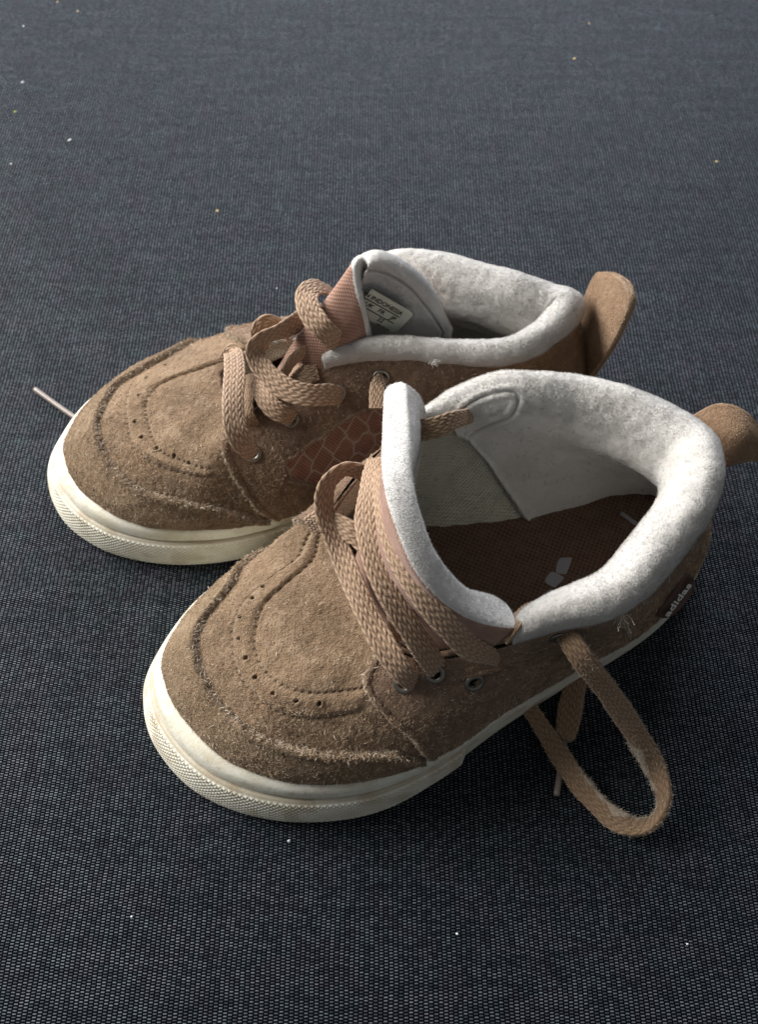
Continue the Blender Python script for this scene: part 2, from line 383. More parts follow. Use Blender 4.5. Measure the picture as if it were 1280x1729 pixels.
def weave_mat():
    """plain-woven sling fabric: columns of short pale weft dashes between black warp cords, bricks shifted half a step"""
    m, nt, b = new_mat('woven_fabric'); k = NB(nt); c = k.coord()
    wob = k.noise(c, .7, 2, .5); wob2 = k.noise(c, .45, 2, .5)
    s = k.sep(c)
    x = k.m('ADD', s[0], k.m('MULTIPLY', k.m('SUBTRACT', wob, .5), .10))
    y = k.m('ADD', s[1], k.m('MULTIPLY', k.m('SUBTRACT', wob2, .5), .10))
    CX, CY = .1145, .0655
    u = k.m('DIVIDE', x, CX); cu = k.m('FLOOR', u); fu = k.m('SUBTRACT', u, cu)
    odd = k.m('MODULO', k.m('ADD', cu, 2000.0), 2.0)
    v = k.m('ADD', k.m('DIVIDE', y, CY), k.m('MULTIPLY', odd, .5)); cv = k.m('FLOOR', v); fv = k.m('SUBTRACT', v, cv)
    # dash profile: rounded rectangle
    au = k.m('ABSOLUTE', k.m('SUBTRACT', fu, .5)); av = k.m('ABSOLUTE', k.m('SUBTRACT', fv, .5))
    du = k.ramp(au, .26, .45, 1, 0); dv = k.ramp(av, .06, .36, 1, 0)
    dash = k.m('MULTIPLY', du, dv)
    comb = k.n('ShaderNodeCombineXYZ'); k.put(comb.inputs[0], cu); k.put(comb.inputs[1], cv)
    wn = k.n('ShaderNodeTexWhiteNoise', noise_dimensions='3D'); k.put(wn.inputs['Vector'], comb.outputs[0])
    r = wn.outputs['Value']
    comb2 = k.n('ShaderNodeCombineXYZ'); k.put(comb2.inputs[0], k.m('MULTIPLY', s[0], .35)); k.put(comb2.inputs[1], k.m('MULTIPLY', s[1], 2.6))
    streak = k.noise(comb2.outputs[0], 1.0, 4, .6)
    comb3 = k.n('ShaderNodeCombineXYZ'); k.put(comb3.inputs[0], k.m('MULTIPLY', s[0], 5.0)); k.put(comb3.inputs[1], k.m('MULTIPLY', s[1], .35))
    streak2 = k.noise(comb3.outputs[0], 1.0, 3, .6)
    bright = k.m('MULTIPLY', k.ramp(r, 0, 1, .45, 1.6), k.ramp(streak, .32, .68, .78, 1.2))
    bright = k.m('MULTIPLY', bright, k.ramp(streak2, .3, .7, .85, 1.15))
    hue = k.noise(c, .9, 3, .6)
    dashc = k.mix(k.ramp(hue, .42, .62), (.070, .088, .096), (.080, .081, .097))
    vm = k.n('ShaderNodeVectorMath', operation='SCALE'); k.put(vm.inputs[0], dashc); k.put(vm.inputs['Scale'], bright)
    cl = k.mix(dash, (.002, .003, .0055), vm.outputs[0])
    k.put(b.inputs['Base Color'], cl)
    b.inputs['Roughness'].default_value = .50; k.put(b.inputs['Specular IOR Level'], k.m('MULTIPLY', dash, .40))
    k.put(b.inputs['Sheen Weight'], k.m('MULTIPLY', dash, .20)); b.inputs['Sheen Roughness'].default_value = .35
    k.put(b.inputs['Sheen Tint'], (.55, .70, 1.0))
    k.put(b.inputs['Normal'], k.bump(dash, .7, .025))
    return m
WEAVE = weave_mat()

# ------------------------------------------------------------------ the surface the shoes stand on
def build_ground():
    nx, ny = 90, 110
    xs = np.linspace(-45, 45, nx); ys = np.linspace(-12, 75, ny)
    X, Y = np.meshgrid(xs, ys, indexing='ij')
    G = np.stack([X, Y, np.zeros_like(X)], -1)
    far = sstep((np.hypot(X, Y - 11) - 16) / 12)
    G[..., 2] = .10 * far * vnoise(G, .08, 3) - .02
    o = raw_mesh('woven_fabric', G.reshape(-1, 3), grid_faces(nx, ny), WEAVE)
    o['kind'] = 'structure'
build_ground()

# ------------------------------------------------------------------ fibres
def fibres(name, V, F, parent, mat, count, lmin, lmax, wid, lay=.5, weights=None, seed=1, droop=0.0, soft_n=False):
    """short bent hairs standing on a quad surface, joined into one part (too many and too small to count)"""
    r = np.random.default_rng(seed)
    F = np.asarray(F); a, b2, c, d = [V[F[:, i]] for i in range(4)]
    n = np.cross(c - a, d - b2); ar = np.linalg.norm(n, axis=1); n /= np.maximum(ar[:, None], 1e-12)
    p = ar.copy()
    if weights is not None: p = p * weights[F].mean(1)
    p = p / p.sum()
    idx = r.choice(len(F), count, p=p)
    u, v = r.random(count)[:, None], r.random(count)[:, None]
    base = (a[idx] * (1 - u) + b2[idx] * u) * (1 - v) + (d[idx] * (1 - u) + c[idx] * u) * v
    nn = n[idx]
    rd = r.normal(size=(count, 3)); flow = np.stack([vnoise(base, .8, 5), vnoise(base, .8, 6), vnoise(base, .8, 7)], 1)
    tang = rd + flow * 1.5; tang -= (tang * nn).sum(1, keepdims=True) * nn; tang /= np.linalg.norm(tang, axis=1, keepdims=True)
    L = (lmin + (lmax - lmin) * r.random(count)**2.2)[:, None]
    d1 = nn * (1 - lay) + tang * lay; d1 /= np.linalg.norm(d1, axis=1, keepdims=True)
    d2 = d1 * .4 + tang * .9 + np.array([0, 0, -droop]) + rd * .25; d2 /= np.linalg.norm(d2, axis=1, keepdims=True)
    side = np.cross(d1, r.normal(size=(count, 3))); side /= np.linalg.norm(side, axis=1, keepdims=True)
    if soft_n:
        side = np.cross(nn, d1) + r.normal(size=(count, 3)) * .15; side /= np.linalg.norm(side, axis=1, keepdims=True)
    side *= wid * (.6 + .8 * r.random(count)[:, None])
    p0 = base - nn * .01; p1 = base + d1 * L * .55; p2 = p1 + d2 * L * .45
    Vn = np.stack([p0 - side, p0 + side, p1 + side * .8, p1 - side * .8, p2], 1).reshape(-1, 3)
    k = np.arange(count)[:, None] * 5
    q = k + (np.array([[3, 2, 1, 0]]) if soft_n else np.array([[0, 1, 2, 3]])); t = k + (np.array([[4, 2, 3]]) if soft_n else np.array([[3, 2, 4]]))
    if soft_n and count:
        e1 = Vn[1::5] - Vn[0::5]; e2 = Vn[3::5] - Vn[0::5]
        if (np.cross(e1, e2) * nn).sum(1).mean() > 0: q = q[:, ::-1]; t = t[:, ::-1]
    o = raw_mesh(name, Vn, [q, t], mat, parent, smooth=soft_n)
    if soft_n:
        nv = nn + .45 * d1 + .35 * r.normal(size=nn.shape); nv /= np.linalg.norm(nv, axis=1, keepdims=True); nv = np.repeat(nv, 5, axis=0); o.data.normals_split_custom_set_from_vertices(nv.astype(np.float32))
    o['kind'] = 'stuff'
    return o

# ------------------------------------------------------------------ sole
def profile_loft(S, T, rows):
    """rows: list of (lerp from outline O to fox line F, extra outward cm, z)"""
    O, F, nO = cr(S.O, T), cr(S.F, T), cr(S.nO, T)
    nO /= np.linalg.norm(nO, axis=1, keepdims=True)
    G = []
    for a, e, z in rows:
        p = O * (1 - a) + F * a + nO * e; p = p.copy(); p[:, 2] = z; G.append(p)
    return np.stack(G, 1)

def dense(rows, n):
    r = np.array(rows, float); d = np.concatenate([[0], np.cumsum(np.maximum(np.linalg.norm(np.diff(r * np.array([.6, 1, 1]), axis=0), axis=1), 1e-3))])
    x = np.interp(np.linspace(0, d[-1], n), d, np.arange(len(r)))
    return [tuple(v) for v in cr(r, x, False)]

def build_sole(S, root):
    n = 500; T = np.linspace(0, 24, n, endpoint=False)
    rows = dense([(0, -.9, .02), (0, -.35, .0), (0, -.14, .03), (0, -.06, .14), (.06, -.05, .45), (.22, -.05, .80), (.36, -.06, 1.02), (.42, -.09, 1.08), (.44, -.03, 1.13), (.48, .02, 1.24),
             (.58, .04, 1.44), (.70, .035, 1.58), (.86, .01, 1.66), (.96, -.0, 1.68), (1.02, -.03, 1.60), (1.1, -.10, 1.35)], 44)
    G = profile_loft(S, T, rows)
    # the foxing tape rises and dips a little along the side
    zz = G[..., 2:3]; tt = T[:, None, None]
    wave = (.07 * np.sin(tt * 2.1 + 1) + .05 * np.sin(tt * 5.3)) * sstep((tt - 7) / 1.5) * sstep((22 - tt) / 2)
    G[..., 2:3] += wave * sstep((zz - 1.1) / .5)
    G[..., :2] += (vnoise(G, 1.3, 2) * .015)[..., None]
    grime_shade = np.zeros(G.shape[:2])
    zc = G[..., 2]
    grime_shade += np.exp(-((zc - 1.10) / .035)**2) * .9
    grime_shade += sstep((vnoise(G * np.array([1, 1, 3]), 1.6, 4) - .2) * 2) * .45 + sstep((vnoise(G * np.array([1, 1, 2.5]), 7.0, 14) - .45) * 4) * .4
    fr = np.array([r_[0] for r_ in rows])[None, :]
    grime_shade += np.where(fr > .9, .7, 0)
    raw_mesh('foxing', G.reshape(-1, 3), grid_faces(n, 44, True), RUBBER, root, attrs={'grime_shade': np.clip(grime_shade, 0, 1).ravel()})
    # underside
    c = G[:, 0]; V = np.concatenate([c, c.mean(0, keepdims=True)]); i = np.arange(n)
    raw_mesh('outsole', V, np.stack([i, np.full(n, n), (i + 1) % n], 1)[:, ::-1], RUBBER, root)
    # textured bumper strip round the toe
    t0, t1 = (-3.6, 7.35) if S.which == 'near' else (-3.6, 7.6)
    nb = 1500; m = 60; T = np.linspace(t0, t1, nb)
    rr = dense([(0, -.2, .03), (0, -.02, .03), (0, .03, .10), (.04, .06, .30), (.14, .07, .60), (.28, .06, .90), (.36, .035, 1.05), (.38, -.03, 1.09), (.38, -.15, 1.07)], m)
    G = profile_loft(S, T, rr)
    L = np.concatenate([[0], np.cumsum(np.linalg.norm(np.diff(G[:, 30], axis=0), axis=1))])[:, None]
    Z = G[..., 2]
    a = np.abs(((L / .155 + Z / .125) % 1) - .5) * 2; b_ = np.abs(((L / .155 - Z / .125) % 1) - .5) * 2
    dia = np.minimum(np.minimum(1 - a, 1 - b_) * 3, 1)
    N = grid_normals(G, False); zone = sstep((Z - .12) / .05) * sstep((1.03 - Z) / .05)
    ends = sstep((L) / .15) * sstep((L[-1] - L) / .15)
    sgn = 1.0 if (N[nb // 2, 30] * (G[nb // 2, 30] - S.O.mean(0))).sum() > 0 else -1.0
    G = G + N * sgn * ((dia * .042 * zone) + (ends - 1) * .08)[..., None]
    gr = np.clip(np.exp(-((Z - 1.07) / .025)**2) * .9 + (1 - dia) * zone * .7 + sstep((vnoise(G, 2.2, 9) - .15) * 2) * .45, 0, 1)
    raw_mesh('toe_bumper', G.reshape(-1, 3), grid_faces(nb, m), RUBBER_TX, root, attrs={'grime_shade': gr.ravel()})

# ------------------------------------------------------------------ upper
def tcurve(pts, soft=.28):
    a = np.array(pts, float); return lambda t: np.mean([np.interp(t + o, a[:, 0], a[:, 1]) for o in np.linspace(-soft, soft, 9)], axis=0)

def upper_T(n_toe=1000, n_rest=420):
    return np.concatenate([np.linspace(-5.5, 8.0, n_toe, endpoint=False), np.linspace(8.0, 18.5, n_rest, endpoint=False)])

def build_upper(S, root, D):
    T = upper_T(); NS = 150; s = np.linspace(0, 1, NS)
    G = upper_grid(S, T, s); N = grid_normals(G, True)
    cen = G[:, 0].mean(0); 
    if (N[0, 20] * (G[0, 20] - cen)).sum() < 0: N = -N
    Ls = np.linalg.norm(np.diff(G, axis=1), axis=2).sum(1)[:, None]           # length of each rib
    dT = np.linalg.norm(np.roll(G, -1, 0) - np.roll(G, 1, 0), axis=2) / np.gradient(T)[:, None] / 2
    dT = np.clip(dT, .2, 3)
    tt, ss = np.meshgrid(T, s, indexing='ij')
    h = np.zeros_like(tt); wear = np.zeros_like(tt); grime_shade = np.zeros_like(tt); fuzz = np.full_like(tt, .55)
    jag = .030 * vnoise(G, 9, 11) + .02 * vnoise(G, 25, 12)
    # toe guard
    sg = tcurve(D['guard'])(T)[:, None]
    dg = (sg - ss) * Ls + jag
    inside_t = (tt > D['guard'][0][0]) & (tt < D['guard'][-1][0])
    mg = (dg > 0) & inside_t
    hg = sstep((dg + .01) / .07) * inside_t * (.12 + .075 * np.exp(-((dg - .12) / .11)**2))
    edge_g = np.exp(-((dg - .02) / .035)**2) * inside_t
    # quarter (eyestay) panel
    tq = tcurve(D['quarter'], .03)(s)[None, :]; tq2 = tcurve(D['quarter_far'], .03)(s)[None, :]
    dq = np.minimum((tt - tq) * dT, ((18.5 - tt) + (tq2 + 5.5)) * dT)
    dq = np.where(tt < tq2 + .0, (tq2 - tt) * dT, np.where(tt < 5, (tt - tq) * dT, np.minimum(dq, (tt - tq) * dT)))
    dq = np.where(tt < 1.0, (tq2 - tt) * dT, (tt - tq) * dT) + jag
    mq = dq > 0
    hq = sstep((dq + .01) / .07) * (.10 + .04 * np.exp(-((dq - .1) / .1)**2))
    edge_q = np.exp(-((dq - .02) / .035)**2)
    # guard lies over or under the quarter
    h += np.where(mq, np.maximum(hq, 0), 0) + hg
    # moc seam
    so, si = tcurve(D['moc_out'])(T)[:, None], tcurve(D['moc_in'])(T)[:, None]
    do, di = (so - ss) * Ls, (si - ss) * Ls          # positive below the line
    fade = sstep((tt - D['moc_out'][0][0]) / .5) * sstep((D['moc_out'][-1][0] - tt) / .3) * (~mq)
    ridge = sstep((-do) / .16) * sstep((di) / .22)
    h += fade * ridge * .062
    h -= fade * .022 * np.exp(-(do / .04)**2) + fade * .028 * np.exp(-(di / .04)**2)
    Lt = np.cumsum(np.concatenate([[0], np.linalg.norm(np.diff(G[:, 60], axis=0), axis=1)]))[:, None]
    st = np.sin(Lt * 2 * np.pi / .20)
    stitch = fade * (np.exp(-(do / .028)**2) + np.exp(-(di / .028)**2)) * sstep((st + .1) * 1.2)
    h -= stitch * .03; grime_shade += stitch * .45; wear += stitch * .25 * (vnoise(G, 4, 23) > .1)
    wear += fade * np.exp(-((do + .06) / .06)**2) * .25
    # perforations
    for (pt, sm) in D['perf']:
        i = np.argmin(abs(T - pt)); j = int(sm * (NS - 1)); c0 = G[i, j]
        d2 = np.linalg.norm(G - c0, axis=2)
        hole = np.exp(-(d2 / (.040 + .012 * vnoise(G, 12, 24)))**4)
        h -= hole * .14; grime_shade += hole * 1.0; h += .012 * np.exp(-((d2 - .08) / .03)**2)  # hole bottoms coloured dark: painted shade on top of the dent
    # worn pale ragged edges, a darker line just outside them
    wear += edge_g * (.55 + .4 * vnoise(G, 3, 21)) + edge_q * mq * (.75 + .3 * vnoise(G, 3, 22))
    grime_shade += .22 * np.exp(-((dg + .05) / .04)**2) * inside_t + .3 * np.exp(-((dq + .05) / .05)**2)
    # stitching lines inside the overlays
    for dd, off, msk in ((dq, .22, mq), (dg, .20, mg)):
        ln = np.exp(-((dd - off) / .025)**2) * msk
        h -= ln * .018; grime_shade += ln * sstep(st) * .28
    grime_shade += sstep((vnoise(G, 1.4, 31) - .15) * 2.2) * .30 * (ss < .45)
    # soft dents and wrinkles
    h += .035 * vnoise(G, .9, 41) + .012 * vnoise(G, 2.6, 42) + .010 * vnoise(G, 7.0, 43) + .006 * vnoise(G, 16.0, 44)
    for (a, b_, ia, ib, dep, wd) in D.get('wrinkle', []):
        ln = (ss - (a + b_ * (tt - ia))) * Ls
        m = sstep((tt - ia) / .4) * sstep((ib - tt) / .4)
        h -= m * dep * np.exp(-(ln / wd)**2); h += m * dep * .8 * np.exp(-((ln - wd * 2) / wd)**2)
    # canvas window
    pnl = D.get('panel'); mp = np.zeros_like(mq)
    if pnl:
        lo, hi = tcurve(pnl['lo'])(T)[:, None], tcurve(pnl['hi'])(T)[:, None]
        dp = np.minimum((ss - lo) * Ls, (hi - ss) * Ls); dp = np.minimum(dp, np.minimum(tt - pnl['t0'], pnl['t1'] - tt) * dT) + jag
        mp = dp > 0
        h = np.where(dp > -.05, h * (1 - sstep((dp + .05) / .08)) - .02 * sstep(dp / .05), h)
        eg = np.exp(-((dp + .05) / .05)**2); wear += eg * .6; h += eg * .03
        grime_shade *= ~mp; wear *= ~mp
    D['eye'] = [(a, b_) for a, b_ in D['eye']]
    G2 = G + N * h[..., None]
    S.G2, S.N, S.T, S.s = G2, N, T, s
    F = grid_faces(len(T), NS, True)
    if (np.cross(G[1, 20] - G[0, 20], G[0, 21] - G[0, 20]) * N[0, 20]).sum() < 0: F = F[:, ::-1]
    V = G2.reshape(-1, 3); fm = lambda M: M.reshape(-1)[F].mean(1) > .5
    fg, fq, fp = fm(mg.astype(float)), fm(mq.astype(float)), fm(mp.astype(float))
    heel = fm(((tt > 10.6) & (tt < 15.9)).astype(float))
    stv = np.stack([Lt * np.ones_like(ss), ss * Ls, 0 * ss], -1).reshape(-1, 3)
    A = dict(wear=np.clip(wear, 0, 1).ravel(), grime_shade=np.clip(grime_shade, 0, 1).ravel())
    sel = dict(toe_guard=fg & ~fp, side_panel=fp, heel_counter=fq & ~fg & ~fp & heel, quarter=fq & ~fg & ~fp & ~heel, vamp=~fg & ~fq & ~fp)
    mats = dict(toe_guard=SUEDE_GUARD, side_panel=PANEL, heel_counter=SUEDE_HEEL if S.which == 'far' else SUEDE_QUARTER, quarter=SUEDE_QUARTER, vamp=SUEDE)
    S.parts = {}
    for nme, msk in sel.items():
        if not msk.any(): continue
        v, f, w_, g_, q_ = compact(V, F[msk], A['wear'], A['grime_shade'], stv)
        at = dict(wear=w_, grime_shade=g_)
        if nme == 'side_panel':
            at['st'] = q_
            x, y = q_[:, 0], q_[:, 1]
            # printed net of rounded cells, like a reptile-skin or cobble print
            r = np.random.default_rng(3); gx, gy = .62, .50
            pts = np.array([((i + .5 * (j % 2) + r.uniform(-.16, .16)) * gx, (j + r.uniform(-.16, .16)) * gy) for i in range(int(x.min() / gx) - 2, int(x.max() / gx) + 3) for j in range(-2, 14)])
            dd = np.abs(x[:, None] - pts[:, 0]) * 1.0 + np.abs(y[:, None] - pts[:, 1]) * .9
            dd.sort(axis=1); at['print'] = (1 - sstep((dd[:, 1] - dd[:, 0] - .02) / .06)) * .8
        S.parts[nme] = raw_mesh(nme, v, f, mats[nme], root, attrs=at)
    # suede nap: denser on the worn toe and along raw edges
    wt = (.5 + .8 * (ss < .55) + 6 * edge_g + 5 * edge_q * mq) * (~mp); wt = wt * (.4 + sstep(vnoise(G, 1.5, 55) + .5))
    wt = wt * (1 + 1.6 * sstep((tt - 1.5) / 2) * (ss < .55))
    fibres('suede_nap', V, F, root, FIB_S, D['nap'], .03, .13, .0054, .72, wt.ravel(), 11)
    wt2 = (edge_g + edge_q * mq + .02) * (~mp)
    fibres('frayed_edge', V, F, root, FIB_L, D['fray'], .06, .20, .0048, .6, wt2.ravel(), 12)

def on_surface(S, t, s, lift=0.0):
    T = S.T; i = np.argmin(np.abs(T - t)); j = int(round(s * (len(S.s) - 1)))
    n = S.N[i, j]; tu = S.G2[(i + 3) % len(T), j] - S.G2[i - 3, j]; tu = tu / np.linalg.norm(tu)
    return S.G2[i, j] + n * lift, n, tu

def frame(n, t):
    n = n / np.linalg.norm(n); t = t - n * (t @ n); t /= np.linalg.norm(t); return t, np.cross(n, t), n

def build_eyelet(S, root, t, s, label=None):
    c, n, tu = on_surface(S, t, s, 0.0); a, b_, n = frame(n, tu)
    nu, nv = 40, 12; R, r = .185, .052
    U = np.linspace(0, 2 * np.pi, nu, endpoint=False); Vv = np.linspace(0, 2 * np.pi, nv, endpoint=False)
    pts = []
    for u in U:
        d = a * math.cos(u) + b_ * math.sin(u)
        for v in Vv: pts.append(c + d * (R + r * math.cos(v) * 1.25) + n * (.01 + r * math.sin(v) * .9))
    f = [(i * nv + j, ((i + 1) % nu) * nv + j, ((i + 1) % nu) * nv + (j + 1) % nv, i * nv + (j + 1) % nv) for i in range(nu) for j in range(nv)]
    e = raw_mesh('eyelet', pts, np.array(f), METAL, root)
    # the hole: a nearly flat black disc, its deep shade painted as colour
    pts = []; 
    for k, (rr, dz) in enumerate(((.17, .012), (.10, .004), (.02, .002))):
        for u in U: pts.append(c + (a * math.cos(u) + b_ * math.sin(u)) * rr + n * dz)
    f = [(k * nu + i, k * nu + (i + 1) % nu, (k + 1) * nu + (i + 1) % nu, (k + 1) * nu + i) for k in range(2) for i in range(nu)]
    raw_mesh('hole', pts, np.array(f), HOLE, e)
    return c, n

# ------------------------------------------------------------------ lining and insole
def build_lining(S, root, D):
    T = np.linspace(0, 24, 720, endpoint=False); q = np.concatenate([np.linspace(0, .66, 100, endpoint=False), np.linspace(.66, 1, 40)])
    G = lining_grid(S, T, q); N = grid_normals(G, True)
    i0 = np.argmin(abs(T - 13)); 
    if N[i0, 40, 2] < 0: N = -N
    tt, qq = np.meshgrid(T, q, indexing='ij')
    Lt = np.cumsum(np.concatenate([[0], np.linalg.norm(np.diff(G[:, 40], axis=0), axis=1)]))[:, None] * np.ones_like(qq)
    Lq = np.concatenate([np.zeros((len(T), 1)), np.cumsum(np.linalg.norm(np.diff(G, axis=1), axis=2), axis=1)], 1)
    h = .040 * vnoise(G, 1.1, 61) + .018 * vnoise(G, 3.2, 62) + .010 * vnoise(G, 8.0, 63)
    # fleece covers the collar; a knitted lining shows ahead of the seam
    tb = np.interp(qq, [0, .40, .52, .60, .64, .66, .76, .87, 1], [19.9, 19.6, 18.75, 18.6, 18.3, 18.14, 17.88, 17.77, 17.64]) if S.which == 'near' else np.interp(qq, [0, .4, 1], [22, 21, 17.5])
    tn = np.interp(qq, [0, .5, 1], [8.35, 8.3, 8.5]) if S.which == 'near' else np.interp(qq, [0, .5, 1], [7.75, 7.75, 8.5])
    dTl = 1.6
    df = np.minimum((tb - tt) * dTl, (tt - tn) * dTl)
    mf = df > 0
    h += .09 * sstep((df + .02) / .08) + .10 * np.exp(-((df - .08) / .06)**2) * mf * (qq > .5)
    grime_shade = np.zeros_like(tt); wear = np.zeros_like(tt)
    grime_shade += .85 * np.exp(-((df + .02) / .045)**2) * (qq > .42)
    if S.which == 'near':
        # the padded collar tab sewn inside, its outline a dark pressed seam
        path = cr([(18.7, .50), (18.4, .45), (17.8, .415), (17.2, .415), (17.08, .47), (17.22, .56), (17.62, .60), (18.1, .645)], np.linspace(0, 7, 40), False)
        dd = np.full(tt.shape, 9.0); px, py = tt * 1.5, qq * 6
        for (ax, ay), (bx, by) in zip(path[:-1] * (1.5, 6), path[1:] * (1.5, 6)):
            u = np.clip(((px - ax) * (bx - ax) + (py - ay) * (by - ay)) / ((bx - ax)**2 + (by - ay)**2), 0, 1)
            dd = np.minimum(dd, np.hypot(px - ax - u * (bx - ax), py - ay - u * (by - ay)))
        g = np.exp(-(dd / .038)**2) * (.6 + .4 * vnoise(G, 3, 77)); h -= g * .05; grime_shade += g * .7
        h += .03 * np.exp(-((dd - .15) / .1)**2)
    # heel lining: pilled and darkened where the foot rubs
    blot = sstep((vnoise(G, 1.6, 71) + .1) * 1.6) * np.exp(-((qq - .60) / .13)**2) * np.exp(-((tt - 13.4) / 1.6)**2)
    grime_shade += blot * .75 + .7 * sstep((vnoise(G, 4.0, 72) - .45) * 4) * np.exp(-((qq - .5) / .12)**2) * np.exp(-((tt - 13) / 1.4)**2)
    grime_shade += .28 * sstep((vnoise(G, 2.6, 74) - .35) * 3) * sstep(vnoise(G, .7, 75) * 2) * (qq < .6) + .5 * sstep((vnoise(G, 14.0, 76) - .66) * 8)
    wear += .5 * sstep((vnoise(G, .9, 73) - .0) * 2) * sstep((qq - .5) / .2)
    G2 = G + N * h[..., None]
    F = grid_faces(len(T), len(q), True)
    if (np.cross(G[i0 + 1, 40] - G[i0, 40], G[i0, 41] - G[i0, 40]) * N[i0, 40]).sum() < 0: F = F[:, ::-1]
    V = G2.reshape(-1, 3); ff = mf.reshape(-1)[F].mean(1) > .5
    fe = (qq < .42).reshape(-1)[F].mean(1) > .5
    st = np.stack([Lt, Lq, 0 * Lq], -1).reshape(-1, 3)
    for nme, msk, mt in (('collar_lining', ff, FLEECE), ('throat_edge', ~ff & fe, SUEDE_QUARTER), ('knit_lining', ~ff & ~fe, KNIT)):
        v, f, g_, w_, s_ = compact(V, F[msk], np.clip(grime_shade, 0, 1).ravel(), np.clip(wear, 0, 1).ravel(), st)
        raw_mesh(nme, v, f, mt, root, attrs=dict(grime_shade=g_, wear=w_, st=s_))
    wt = np.where(qq < .55, 1.4, .5)
    v = F[ff]
    fibres('fleece_pile', V, v, root, FIB_F, 150000, .03, .10, .0026, .62, wt.ravel(), 13, 0.0, True)
    # insole
    I = G[:, -1] ; n = len(T); c = np.array([I[:, 0].mean(), I[:, 1].mean(), 0])
    rings = []
    O = cr(S.O - S.nO * (S.ins - .12), T)
    for k in np.linspace(0, 1, 60):
        r = O * (1 - k) + c * k; r[:, 2] = 2.08 - .12 * sstep(k * 3) + .03 * (1 - k) ; rings.append(r)
    R = np.stack(rings, 1); st = R.reshape(-1, 3).copy(); st[:, 2] = 0
    a = D['axis']; ca, sa = math.cos(a), math.sin(a)
    st = np.stack([st[:, 0] * ca + st[:, 1] * sa, -st[:, 0] * sa + st[:, 1] * ca, st[:, 2]], 1)
    Fi = grid_faces(n, 60, True)
    if np.cross(R[1, 5] - R[0, 5], R[0, 6] - R[0, 5])[2] < 0: Fi = Fi[:, ::-1]
    ins = raw_mesh('insole', R.reshape(-1, 3), Fi, INSOLE, root, attrs=dict(st=st))
    return ins

def slab(name, poly, z, th, mat, parent):
    """thin flat plate with the given outline (world x, y), for prints"""
    p = np.array(poly, float); n = len(p); c = p.mean(0)
    V = [(x, y, z + th) for x, y in p] + [(x, y, z) for x, y in p] + [(c[0], c[1], z + th)]
    i = np.arange(n); q = np.stack([i, (i + 1) % n, (i + 1) % n + n, i + n], 1)[:, ::-1]; t = np.stack([i, (i + 1) % n, np.full(n, 2 * n)], 1)
    return raw_mesh(name, V, [q, t], mat, parent, smooth=False)

# ------------------------------------------------------------------ padded sheets: tongues and pull tabs
def padded(net, nu, nv, thick, rim=.6, power=2.4, low=None):
    """net[row][col] of world points; returns the front and back grids of a padded sheet. rows go base to top"""
    net = np.array([[np.array(p, float) for p in r] for r in net])
    us = 1 - (1 - np.linspace(0, 1, nu))**2.0 if low is not None else .5 - .5 * np.cos(np.linspace(0, np.pi, nu))
    x = np.linspace(-1, 1, nv); vs = .5 + .5 * np.sign(x) * (1 - (1 - np.abs(x))**1.8)
    A = cr(net, us * (len(net) - 1), False)                        # nu, cols, 3
    B = np.transpose(cr(np.transpose(A, (1, 0, 2)), vs * (net.shape[1] - 1), False), (1, 0, 2))
    N = grid_normals(B, False)
    u = us[:, None]; v = vs[None, :]
    du = np.linalg.norm(np.diff(B, axis=0), axis=2).sum(0)[None, :] ; dv = np.linalg.norm(np.diff(B, axis=1), axis=2).sum(1)[:, None]
    d = np.minimum(np.minimum((1 - u) * du, v * dv), (1 - v) * dv)             # distance to the free edges
    e = np.clip(d / rim, 0, 1); e = np.sqrt(np.maximum(1 - (1 - e)**2, 0))
    th = thick * e
    if low is not None: th = th * (low + (1 - low) * sstep(u * 1.6))
    if low is not None and thick > .3: th = th * (1 + .5 * sstep((v - .80) / .17))
    return B, N, th, u * np.ones_like(v), v * np.ones_like(u), d

def edge_param(n, power=2.2):
    return np.linspace(0, 1, n)

